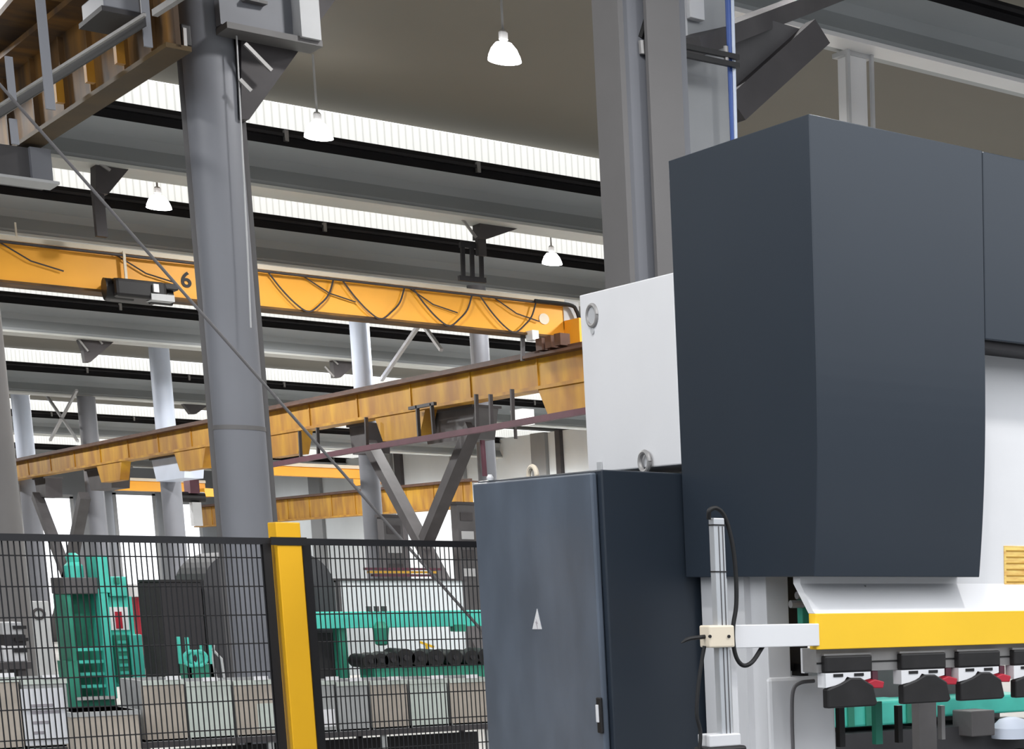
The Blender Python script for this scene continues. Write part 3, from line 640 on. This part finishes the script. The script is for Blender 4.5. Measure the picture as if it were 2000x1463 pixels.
MB().box((b.x - .32, YE - .16, 0), (b.x + .02, YE, at(640, 1235, Y=YE).z)).build('front_hatch', 'darker_cover', t)
# small green trolley
YT = 19.6
a, b = at(362, 1245, Y=YT), at(418, 1312, Y=YT)
t = thing('tool_trolley', ((a.x + b.x) / 2, YT, 0), 'small green frame trolley in front of the black cabinet', 'trolley')
MB().box((a.x, YT, .45), (b.x, YT + .3, .8)).build('tray', 'teal_dark', t)
for xx in (a.x, b.x - .03): 
    for yy in (YT, YT + .27): MB().box((xx, yy, 0), (xx + .03, yy + .03, a.z if xx == a.x else a.z - .08)).build('leg', 'teal', t)
MB().tube([(b.x + .05, YT, .1), (b.x, YT, .85), (b.x + .02, YT, 1.0)], .012, 6).build('handle', 'pale_grey', t); MB().tube([(b.x + .12, YT, .1), (b.x + .08, YT, .85), (b.x, YT, .95)], .012, 6).build('handle', 'pale_grey', t)
for xx in (a.x + .1, b.x - .2): MB().torus((xx, YT - .02, .86), .07, .02, (0, 1, 0)).build('coil', 'teal', t)
# left bench with stacked items
YL = 18.2
a, b = at(-20, 1295, Y=YL), at(62, 1295, Y=YL)
t = thing('work_bench', ((a.x + b.x) / 2, YL, 0), 'dark work bench at the left edge behind the mesh', 'bench')
MB().box((a.x, YL, a.z - .06), (b.x, YL + .5, a.z)).build('bench_top', 'brace_dark', t)
for xx in (a.x + .05, b.x - .1): MB().box((xx, YL + .05, 0), (xx + .06, YL + .45, a.z - .06)).build('leg', 'brace_dark', t)
zb0 = a.z
for k, (x0, x1, y0, y1, m, lab) in enumerate(((8, 52, 1216, 1240, 'pale_grey', 'pale case on top of the stack on the left bench'), (12, 58, 1240, 1262, 'darker_cover', 'dark case in the middle of the stack on the left bench'), (10, 60, 1262, 1296, 'frame_paint', 'light case at the bottom of the stack on the left bench'))):
    p, q = at(x0, y0, Y=YL), at(x1, y1, Y=YL); zz0 = q.z if k < 2 else zb0
    t = thing('tool_case', ((p.x + q.x) / 2, YL + .2, zz0), lab, 'case', 'stacked cases on the left bench')
    MB().box((p.x, YL + .1, zz0), (q.x, YL + .45, p.z)).build('case', m, t, bevel=.01); MB().box((p.x + .08, YL + .07, p.z - .06), (p.x + .18, YL + .1, p.z - .03)).build('latch', 'black_metal', t)
# wall clock ring on grey pillar
c = at(62, 1100, X=XR + .1)
YW = at(75, 1199, Y=30).y
q = at(76, 1199, Y=30.0)
t = thing('hose_ring', (q.x, 30, 0), 'grey pedestal with a small ring dial left of the grey brace', 'pedestal')
MB().box((q.x - .12, 30.02, 0), (q.x + .14, 30.3, q.z + .18)).build('pedestal', 'pale_grey', t, bevel=.01); MB().torus((q.x, 30, q.z), .07, .018, (0, 1, 0)).build('ring', 'brace_dark', t)
# teal roller bed
YR = 24.2
def rx(px, py=1210): return at(px, py, Y=YR).x
def rz(py, px=760): return at(px, py, Y=YR).z
t = thing('roller_bed', (rx(780), YR, 0), 'turquoise beam machine with hanging pulley behind the right mesh panel', 'machine')
MB().box((rx(598), YR, rz(1226)), (rx(1000), YR + .3, rz(1194))).build('top_beam', 'teal', t, bevel=.01)
MB().box((rx(662), YR + .05, 0), (rx(678), YR + .25, rz(1226))).build('leg', 'teal_dark', t); MB().box((rx(960), YR + .05, 0), (rx(985), YR + .25, rz(1226))).build('leg', 'teal_dark', t)
c = Vector(((rx(725) + rx(754)) / 2, YR - .05, rz(1226)))
MB().lathe(c, [(.05, -.23), (.08, -.21), (.09, -.1), (.105, 0), (.08, .03), (.05, .08)], 16).build('pulley', 'teal_dark', t, smooth=True)
MB().box((rx(884), YR - .08, rz(1236)), (rx(904), YR + .1, rz(1222))).build('hook', 'teal_dark', t)
for px in (722, 737, 752): MB().box((rx(px), YR - .02, rz(1194)), (rx(px + 4), YR + .1, rz(1184))).build('bolt', 'bracing_grey', t)
MB().box((rx(690), YR - .6, .35), (rx(990), YR - .1, rz(1300))).build('lower_bed', 'teal_dark', t)
for px in (700, 820, 960): MB().box((rx(px), YR - .55, 0), (rx(px + 12), YR - .15, .36)).build('foot', 'teal_dark', t)
ybed = YR - .35; zbed = rz(1300)
for k, (px, py, rr, lab) in enumerate(((705, 1278, .09, 'black roll at the left end of the row on the turquoise bed'), (726, 1272, .095, 'black roll second from the left on the turquoise bed'), (748, 1276, .10, 'black roll under the hanging pulley'), (775, 1281, .12, 'largest black roll, just right of the hanging pulley'),
                                  (801, 1271, .105, 'black round roll left of the small yellow handle'), (833, 1272, .11, 'black round roll directly below the small yellow handle'), (870, 1276, .105, 'black round roll right of the small yellow handle'), (903, 1275, .10, 'black roll under the small hook, next to last before the cabinet'), (930, 1272, .11, 'black roll beside the dark cabinet edge'))):
    x = at(px, py, Y=ybed).x
    t = thing('rubber_roll', (x, ybed, zbed), lab, 'roll', 'black rolls on the turquoise bed')
    MB().tube([(x, ybed - .3, zbed + rr), (x, ybed + .22, zbed + rr)], rr, 18).build('roll', 'black_rubber', t, smooth=True)
    MB().tube([(x, ybed - .34, zbed + rr), (x, ybed - .3, zbed + rr)], rr * .3, 12).build('core', 'darker_cover', t)
q = at(850, 1258, Y=ybed)
tag(MB().bar((q.x - .08, ybed + .3, q.z + .02), (q.x + .1, ybed + .3, q.z - .05), .03, .03).bar((q.x, ybed + .3, q.z), (q.x + .02, ybed + .3, zbed), .025, .025).build('lever_handle', 'yellow_paint'), 'small yellow handle above the black rolls', 'handle')
# white screen behind
YS = 26.5
a, b = at(655, 1134, Y=YS), at(918, 1262, Y=YS)
t = thing('white_screen', ((a.x + b.x) / 2, YS, 0), 'wide off-white panel wall behind the turquoise beam', 'screen')
MB().box((a.x, YS, .3), (b.x, YS + .06, a.z)).build('panel', 'wall_paint', t); MB().box((at(625, 1134, Y=YS).x, YS + .01, .3), (a.x, YS + .05, a.z - .02)).build('side_panel', 'wall_mid', t)
for xx in (a.x, b.x - .06): MB().box((xx, YS - .02, 0), (xx + .06, YS + .08, a.z)).build('leg', 'bracing_grey', t)
MB().box((at(625, 1134, Y=YS).x, YS - .03, a.z), (b.x, YS + .09, a.z + .03)).build('top_rail', 'brace_dark', t)
a = at(725, 1115, Y=YS); b = at(850, 1128, Y=YS)
t = thing('timber_bundle', (a.x, YS, at(725, 1131, Y=YS).z), 'low bundle of brown slats lying on the white panel wall', 'bundle')
for k in range(3): MB().bar((a.x - .05 * k, YS - .02, b.z + .03 + .045 * k), (b.x + .08 * (k - 1), YS - .02, b.z + .03 + .045 * k), .1, .035).build('slat', 'gold_brown' if k == 1 else 'maroon', t)
# grey uprights in the back
for px0, px1, y0, lab in ((892, 926, 985, 'grey electrical upright panel just left of the dark cabinet'), (748, 785, 1010, 'grey upright duct under the smaller yellow runway')):
    Yk = 34.0; a, b = at(px0, y0, Y=Yk), at(px1, y0, Y=Yk)
    t = thing('duct_panel', ((a.x + b.x) / 2, Yk, 0), lab, 'panel', 'grey upright ducts')
    MB().box((a.x, Yk, 0), (b.x, Yk + .3, a.z)).build('body', 'bracing_grey', t)
    for k in range(4): MB().box((a.x + .05, Yk - .02, a.z - .3 - .35 * k), (b.x - .05, Yk, a.z - .15 - .35 * k)).build('louvre', 'pale_grey' if k % 2 else 'brace_dark', t)
    MB().box((a.x - .03, Yk - .02, a.z), (b.x + .03, Yk + .32, a.z + .05)).build('cap', 'brace_dark', t)

# ------------------------------------------------------------------ electrical cabinet
CX0, CX1, CY0, CY1, CZ = 3.560, 4.30, 6.99, 8.19, 2.065
t = thing('control_cabinet', ((CX0 + CX1) / 2, (CY0 + CY1) / 2, 0), 'tall dark grey electrical cabinet with a white triangle sticker', 'cabinet')
MB().box((CX0 + .03, CY0, 0), (CX1, CY1, CZ)).build('body', 'hood_paint', t, bevel=.006)
dr = MB().box((CX0, CY0 + .035, .12), (CX0 + .028, CY1 - .01, CZ - .012)).build('door', 'cabinet_paint_lightened', t, bevel=.008)
hq = at(1170, 1395, X=CX0 - .01)
hd = MB().box((CX0 - .012, hq.y - .02, hq.z - .08), (CX0, hq.y + .02, hq.z + .07)).build('handle', 'black_metal', dr, bevel=.004)
MB().box((CX0 - .02, hq.y - .007, hq.z - .035), (CX0 - .012, hq.y + .012, hq.z + .04)).build('lock', 'white_paint', dr, bevel=.003)
s0, s1, s2 = at(1040, 1229, X=CX0 - .001), at(1058, 1229, X=CX0 - .001), at(1049, 1189, X=CX0 - .001)
MB().prism([(s0.y, s0.z), (s1.y, s1.z), (s2.y, s2.z)], 0, CX0 - .002, CX0 + .0005).build('warning_sticker', 'white_paint', dr)
m = (s0 + s1 + s2) / 3
MB().prism([(m.y + .008, m.z + .02), (m.y - .012, m.z - .005), (m.y - .002, m.z - .005), (m.y - .008, m.z - .03), (m.y + .012, m.z + .003), (m.y + .001, m.z + .003)], 0, CX0 - .0035, CX0 - .002).build('sticker_mark', 'ink', dr)
q = at(1040, 920, X=CX0 + .1)
MB().torus((CX0 + .1, q.y, CZ + .01), .04, .011, (1, 0, 0), a0=math.pi, a1=2 * math.pi).torus((CX0 + .1, q.y, CZ + .01), .04, .011, (1, 0, 0), a0=0, a1=math.pi).build('lifting_eye', 'cream', t, smooth=True)
q = at(949, 934, X=CX0 + .02)
MB().lathe((CX0 + .04, q.y, CZ), [(.014, 0), (.016, .012), (.008, .026)], 12).build('corner_bolt', 'white_paint', t)

# ------------------------------------------------------------------ press brake
HX0, HY0, HY1, HZ0, HZ1 = 3.944, 5.922, 6.965, 1.627, 3.325
HXS = 4.765; XEND = 7.4
t = thing('press_brake', (5.5, 6.5, 0), 'big press brake with dark grey hood, white frame and yellow ram band', 'press brake')
yb = at(1913, 1125, X=HXS).y
prof = [(HY1, HZ1), (HY1, HZ0), (yb, HZ0)]
n = 12
for k in range(1, n + 1):
    s = k / n; z = HZ0 + (2.45 - HZ0) * s; prof.append((yb + (HY0 - yb) * (1 - (1 - s) ** 2.0), z))
prof.append((HY0, HZ1))
MB().prism(prof, 0, HX0, HXS).build('side_hood', 'hood_paint', t, bevel=.003)
cz = at(1960, 667, Y=HY0).z
MB().box((HXS + .006, HY0 + .006, cz), (XEND, HY1, HZ1)).build('centre_hood', 'hood_paint', t, bevel=.006)
MB().box((HXS + .006, HY0 + .03, cz - .03), (XEND, HY1 - .1, cz)).build('hood_shadow_strip', 'darker_cover', t)  # dark strip painting the shadow under the centre hood
# upper white side panel
PZ0, PZ1 = 2.10, 2.884
sp = MB().box((HX0 + .002, HY1 + .005, PZ0), (HX0 + .5, 7.81, PZ1)).build('side_panel', 'white_paint', t, bevel=.006)
q = at(1157, 621, X=HX0)
MB().torus((HX0, q.y, q.z + .01), .045, .010, (1, 0, 0)).build('hole_rim', 'steel_bare', sp, smooth=True)
MB().tube([(HX0 + .001, q.y, q.z + .01), (HX0 - .002, q.y, q.z + .01)], .04, 20).build('cover_disc', 'pale_grey', sp)
MB().tube([(HX0 + .002, q.y + .004, q.z - .055), (HX0 - .003, q.y + .004, q.z - .055)], .016, 12).build('screw', 'pale_grey', sp)
q = at(1257, 902, X=HX0 - .02)
MB().torus((HX0 - .015, q.y, q.z), .042, .011, (1, 0, 0)).build('lifting_eye', 'steel_bare', sp, smooth=True)
q = at(1172, 908, X=HX0); MB().box((HX0 - .006, q.y - .02, q.z - .025), (HX0, q.y + .02, q.z + .012)).build('clip', 'pale_grey', sp)
# side frame plates
fx = at(1497, 1200, Y=6.50).x; fx1 = at(1541, 1200, Y=6.50).x
xo = at(1413, 1200, Y=6.78).x
MB().box((fx, 6.50, .02), (fx1, 6.96, 1.64)).build('side_frame', 'frame_paint', t, bevel=.004)
MB().box((fx - .03, 6.62, .02), (fx, 6.96, 1.64)).build('frame_rib', 'frame_paint', t)
MB().box((xo, 6.78, .02), (fx - .03, 6.96, 1.64)).build('outer_cover', 'frame_paint', t, bevel=.006)
tz = at(1545, 1322, Y=6.48).z
MB().box((fx - .02, 6.47, 0), (fx1 + .20, 6.50, tz)).build('lower_frame', 'frame_paint', t, bevel=.02)
gx0 = at(1540, 1200, Y=6.56).x
MB().box((gx0, 6.56, tz + .02), (gx0 + .09, 6.70, 1.66)).build('guide_rail', 'black_metal', t)
MB().box((gx0 + .02, 6.50, tz + .0), (gx0 + .05, 6.58, tz + .05)).build('guide_stop', 'black_metal', t)
q = at(1574, 1195, Y=6.36); MB().box((q.x - .018, 6.36, q.z - .05), (q.x + .03, 6.40, q.z + .05)).build('valve_block', 'teal_dark', t, bevel=.005)
for px, py in ((1568, 1163), (1556, 1180)): 
    q = at(px, py, Y=6.36); MB().tube([(q.x - .03, 6.36, q.z), (q.x + .03, 6.36, q.z)], .016, 10).build('fitting', 'steel_bare', t)
# ram
YRm = 6.03
r0 = at(1592, 1200, Y=YRm); r1 = at(1600, 1264, Y=YRm)
RX = (r0.x + r1.x) / 2 - .005
ys = at(1563, 1140, X=RX).y
zt_, zb_ = at(1800, 1196, Y=YRm).z, at(1800, 1264, Y=YRm).z
zt_, zb_ = (at(1600, 1196, Y=YRm).z + at(1990, 1195, Y=YRm).z) / 2, (at(1604, 1266, Y=YRm).z + at(1990, 1260, Y=YRm).z) / 2
MB().prism([(ys, 2.75), (ys, 1.60), (YRm + .02, zt_ + .012), (YRm + .004, zt_), (YRm + .05, zt_), (ys + .05, 1.60), (ys + .05, 2.75)], 0, RX, XEND).build('ram', 'white_paint', t)
MB().box((RX, YRm, zb_), (XEND, YRm + .05, zt_)).build('ram_band', 'yellow_paint', t, bevel=.003)
q0, q1 = at(1961, 1066, Y=ys - .003), at(2030, 1147, Y=ys - .003)
st = MB().box((q0.x, ys - .003, q1.z), (q1.x, ys + .001, q0.z)).build('sticker', 'sticker_yellow', t)
ik = MB()
for k in range(6):
    z = q0.z - (q0.z - q1.z) * (.12 + .15 * k); ik.box((q0.x + .012, ys - .0045, z - .003), (q1.x - .02 - .02 * (k % 2), ys - .003, z + .003))
ik.build('print', 'gold_brown', st)
q = at(1716, 1150, Y=ys - .1); MB().lathe((q.x, YRm + .1, at(1716, 1160, Y=YRm + .1).z), [(.012, -.01), (.012, .02), (.006, .035)], 10).build('bolt', 'steel_bare', t)
# shoulder under the ram end
a, b = at(1570, 1270, Y=6.2), at(1600, 1314, Y=6.2)
MB().box((a.x, 6.2, b.z), (b.x, 6.225, zb_)).build('end_block', 'frame_paint', t)
# clamps
YK = 6.08
zc = zb_
cl = [(1604, 1696), (1752, 1840), (1864, 1946), (1972, 2054)]
gap_rail = MB().box((RX + .03, YK + .0, at(1700, 1310, Y=YK).z), (XEND, YK + .10, zb_)).build('tool_holder_rail', 'steel_bare', t)
MB().box((RX + .03, YK - .004, at(1700, 1292, Y=YK).z - .003), (XEND, YK + .0, at(1700, 1292, Y=YK).z + .003)).build('rail_groove', 'black_metal', t)
zA, zB, zC, zD = [at(1700, y, Y=YK).z for y in (1274, 1311, 1334, 1378)]
for (p0, p1) in cl:
    xa, xb = at(p0, 1290, Y=YK).x, at(p1, 1290, Y=YK).x; w = xb - xa
    k = MB().box((xa, YK - .03, zB), (xb, YK + .02, zA - .008)).build('clamp', 'tool_black', t, bevel=.008)
    MB().box((xa, YK - .02, zA - .008), (xb, YK + .06, zA)).build('clamp_lip', 'steel_bare', k)
    fz = zB - (zB - zC) * .35
    MB().prism([(xa, zC - .01), (xa, zB), (xb - .01, zB), (xb - .01, fz - .01), (xb - w*.25, zC + .012), (xb - w*.55, fz), (xa + w*.35, zC + .005)], 1, YK - .028, YK + .03).build('spring_plate', 'white_paint', k)
    for f in (.16, .60): MB().box((xa + w*f, YK - .031, zB - .016), (xa + w*(f + .2), YK - .026, zB - .004)).build('slot', 'black_metal', k)
    MB().prism([(xa, zD), (xa, zC - .015), (xa + w*.3, zC + .006), (xa + w*.5, fz - .004), (xa + w*.72, fz - .006), (xa + w*.98, zC - .008), (xb + w*.06, zD + .01), (xb, zD)], 1, YK - .04, YK + .0).build('punch', 'tool_black', k, bevel=.006)
    MB().prism([(xb - w*.12, zC + .004), (xb + w*.05, zC + .016), (xb + w*.25, zC + .004), (xb + w*.22, zC - .022), (xb + w*.02, zC - .02)], 1, YK - .03, YK + .03).build('release_lever', 'red_paint', k, bevel=.004)
    MB().box((xb + w*.08, YK + .0, zC + .01), (xb + w*.2, YK + .05, zB)).build('lever_block', 'maroon', k)
# side guides below clamps
for px, y0, m_, w_ in ((1640, 1375, 'black_metal', .014), (1712, 1370, 'teal_dark', .018), (1754, 1378, 'black_metal', .012), (1838, 1378, 'steel_bare', .01)):
    a = at(px, y0, Y=6.5); MB().bar(a, (a.x, a.y, .9), w_ * 2, .03).build('back_gauge_rod', m_, t)
a, b = at(1597, 1380, Y=6.62), at(1626, 1380, Y=6.62)
MB().box((a.x, 6.62, .3), (b.x, 6.68, a.z)).build('yellow_stop_bar', 'gold_brown', t, bevel=.003)
MB().box((RX - .1, 6.3, .2), (XEND, 6.5, .72)).build('table', 'frame_paint', t)
# hose on the lower frame
pts = [at(1549, 1470, Y=6.44), at(1547, 1400, Y=6.44), at(1549, 1350, Y=6.44), at(1563, 1334, Y=6.44), at(1590, 1330, Y=6.44)]
tag(MB().tube(bez(pts), .008, 8).build('hose', 'bracing_grey', smooth=True), 'thin grey hose bent over the lower white frame beside the clamps', 'hose')

# ------------------------------------------------------------------ guard post with arm and cables
YGp = 6.0
p0, p1 = at(1393, 1012, Y=YGp), at(1424, 1436, Y=YGp)
t = thing('guard_post', (p1.x, YGp, p1.z), 'slim aluminium post clamped to a white arm in front of the dark hood', 'guard post')
xm = at(1408, 1240, Y=YGp).x
MB().box((xm - .022, YGp - .02, p1.z), (xm + .022, YGp + .02, p0.z)).build('profile', 'aluminium', t, bevel=.003)
for dx in (-.006, .010): MB().box((xm + dx, YGp - .0215, p1.z), (xm + dx + .004, YGp - .019, p0.z - .03)).build('groove', 'bracing_grey', t)
for py in (1026, 1117): 
    z = at(1400, py, Y=YGp).z; MB().box((xm - .024, YGp - .023, z - .002), (xm + .024, YGp + .022, z + .003)).build('joint_ring', 'black_metal', t)
MB().box((xm + .022, YGp - .005, p1.z), (xm + .032, YGp + .02, at(1410, 1130, Y=YGp).z)).build('cable_duct', 'pale_grey', t)
MB().box((xm + .05, YGp + .02, p1.z), (xm + .075, YGp + .03, at(1420, 1270, Y=YGp).z)).build('side_strip', 'frame_paint', t)
a, b = at(1432, 1221, Y=YGp + .02), at(1588, 1262, Y=YGp + .02)
MB().box((xm, YGp + .022, b.z), (RX + .01, YGp + .06, a.z)).build('mounting_arm', 'white_paint', t, bevel=.003)
a, b = at(1381, 1222, Y=YGp - .03), at(1432, 1264, Y=YGp - .03)
MB().box((a.x, YGp - .045, b.z), (b.x, YGp + .03, a.z)).build('clamp_block', 'cream', t, bevel=.006)
for px, py in ((1423, 1243), (1386, 1243)):
    q = at(px, py, Y=YGp - .045); MB().tube([(q.x, YGp - .05, q.z), (q.x, YGp - .044, q.z)], .006, 10).build('screw', 'black_metal', t)
a, b = at(1386, 1436, Y=YGp - .04), at(1448, 1456, Y=YGp - .04)
MB().box((a.x, YGp - .04, b.z), (b.x, YGp + .05, a.z)).build('foot_bracket', 'frame_paint', t, bevel=.005)
MB().box((a.x - .02, YGp - .05, b.z - .25), (b.x + .02, YGp + .05, b.z)).build('sensor_head', 'black_metal', t, bevel=.01)
Yc = YGp - .01
pts = [at(1384, 1014, Y=YGp), at(1386, 997, Y=Yc), at(1400, 993, Y=Yc), at(1416, 1010, Y=Yc), at(1430, 1060, Y=Yc), at(1437, 1120, Y=Yc), at(1438, 1180, Y=Yc), at(1432, 1224, Y=Yc), at(1433, 1262, Y=Yc), at(1440, 1288, Y=Yc), at(1453, 1300, Y=Yc), at(1470, 1292, Y=Yc), at(1490, 1262, Y=YGp + .07)]
tag(MB().tube(bez(pts), .0085, 10).build('cable', 'black_rubber', smooth=True), 'black cable looping from the top of the aluminium post under the white arm', 'cable')
pts = [at(1376, 1262, Y=Yc), at(1371, 1290, Y=Yc), at(1364, 1340, Y=Yc), at(1361, 1395, Y=Yc), at(1368, 1430, Y=Yc), at(1366, 1475, Y=Yc)]
tag(MB().tube(bez(pts), .007, 10).build('cable', 'black_rubber', smooth=True), 'black cable hanging down left of the aluminium post', 'cable')
pts = [at(1384, 1243, Y=Yc), at(1365, 1245, Y=Yc), at(1345, 1248, Y=Yc), at(1330, 1256, Y=Yc)]
tag(MB().tube(bez(pts), [.008] * 17 + [.008 - .0008 * k for k in range(8)], 8).build('clamp_lever', 'black_rubber', smooth=True), 'short black lever pointing left from the clamp on the white arm', 'lever')

# ------------------------------------------------------------------ machines seen under the ram
YU = 13.5
def uz(py, px=1800): return at(px, py, Y=YU).z
def ux(px): return at(px, 1420, Y=YU).x
t = thing('turquoise_lathe', (ux(1800), YU, 0), 'turquoise machine glimpsed under the clamps of the press brake', 'machine')
MB().box((ux(1640), YU, uz(1412)), (ux(1790), YU + .5, uz(1365))).build('headstock', 'teal', t, bevel=.02)
MB().box((ux(1800), YU + .1, uz(1405)), (ux(2030), YU + .6, uz(1368))).build('saddle', 'teal', t, bevel=.02)
MB().box((ux(1600), YU - .1, .01), (ux(2040), YU + .6, uz(1422))).build('bed', 'dark_cover', t)
MB().box((ux(1600), YU + .7, uz(1440)), (ux(2040), YU + .76, uz(1296))).build('splash_guard', 'bracing_grey', t)
MB().box((ux(1860), YU - .3, uz(1440)), (ux(1905), YU, uz(1390))).build('tool_post', 'bracing_grey', t, bevel=.01)
MB().lathe((ux(1950), YU - .2, uz(1450)), [(.2, 0), (.2, .1), (.12, .18), (.05, .2)], 20).build('chuck', 'column_pale', t, smooth=True)
for px in (1655, 1690, 1770): MB().box((ux(px), YU - .02, uz(1410)), (ux(px + 12), YU, uz(1368))).build('panel_slot', 'teal_dark', t)
q = at(1812, 1400, Y=12)
tag(MB().box((q.x - .09, 12, 0), (q.x + .09, 12.1, 1.3)).build('steel_post', 'bracing_grey'), 'grey upright glimpsed under the ram between two clamps', 'post')

# ------------------------------------------------------------------ light
W = bpy.data.worlds.new('sky'); S.world = W; W.use_nodes = True
bg = W.node_tree.nodes['Background']; bg.inputs['Color'].default_value = (.93, .96, 1, 1); bg.inputs['Strength'].default_value = 2.2
def lamp(loc, e, r=.16, size=165):
    l = bpy.data.lights.new('lamp_and_fill_light', 'SPOT'); l.energy = e; l.shadow_soft_size = r; l.color = (1, .99, .975)
    l.spot_size = math.radians(size); l.spot_blend = .35
    o = bpy.data.objects.new('lamp_and_fill_light', l); COL.objects.link(o); o.location = loc
for p, _ in LAMPS:
    c = at(*p, Z=7.0); lamp((c.x, c.y, 6.85), 420)
for x in (8.6, 14.5, 20.5, 26.5):
    for y in (35, 40.5, 50, 62, 69, 81, 98): lamp((x, y, 7.3), 950, size=176)
lamp((5.6, 3.6, 6.1), 380); lamp((2.7, 3.6, 6.5), 170); lamp((1.5, 6.0, 6.5), 400)  # hood lamp, then two unseen fills added to brighten the yellow fence post
for x, y, e in ((14.5, 19, 420), (14.5, 24, 380), (20.5, 19, 420), (20.5, 25, 420), (27, 22, 420), (27, 29, 420), (8.6, 12.6, 420), (3.0, 19, 420), (5.8, 11.0, 260), (0.4, 12.5, 200), (3, 22.3, 700), (11.5, 22.3, 500), (3, 35, 700), (29, 40, 600), (29, 55, 900), (29, 68, 1300), (29, 80, 1300)): lamp((x, y, 6.7), e)  # includes unseen fill lights added to brighten ceiling, crane and far wall
v = S.view_settings
v.view_transform = 'Standard'; v.look = 'None'; v.gamma = 1; v.exposure = 0; v.use_curve_mapping = False
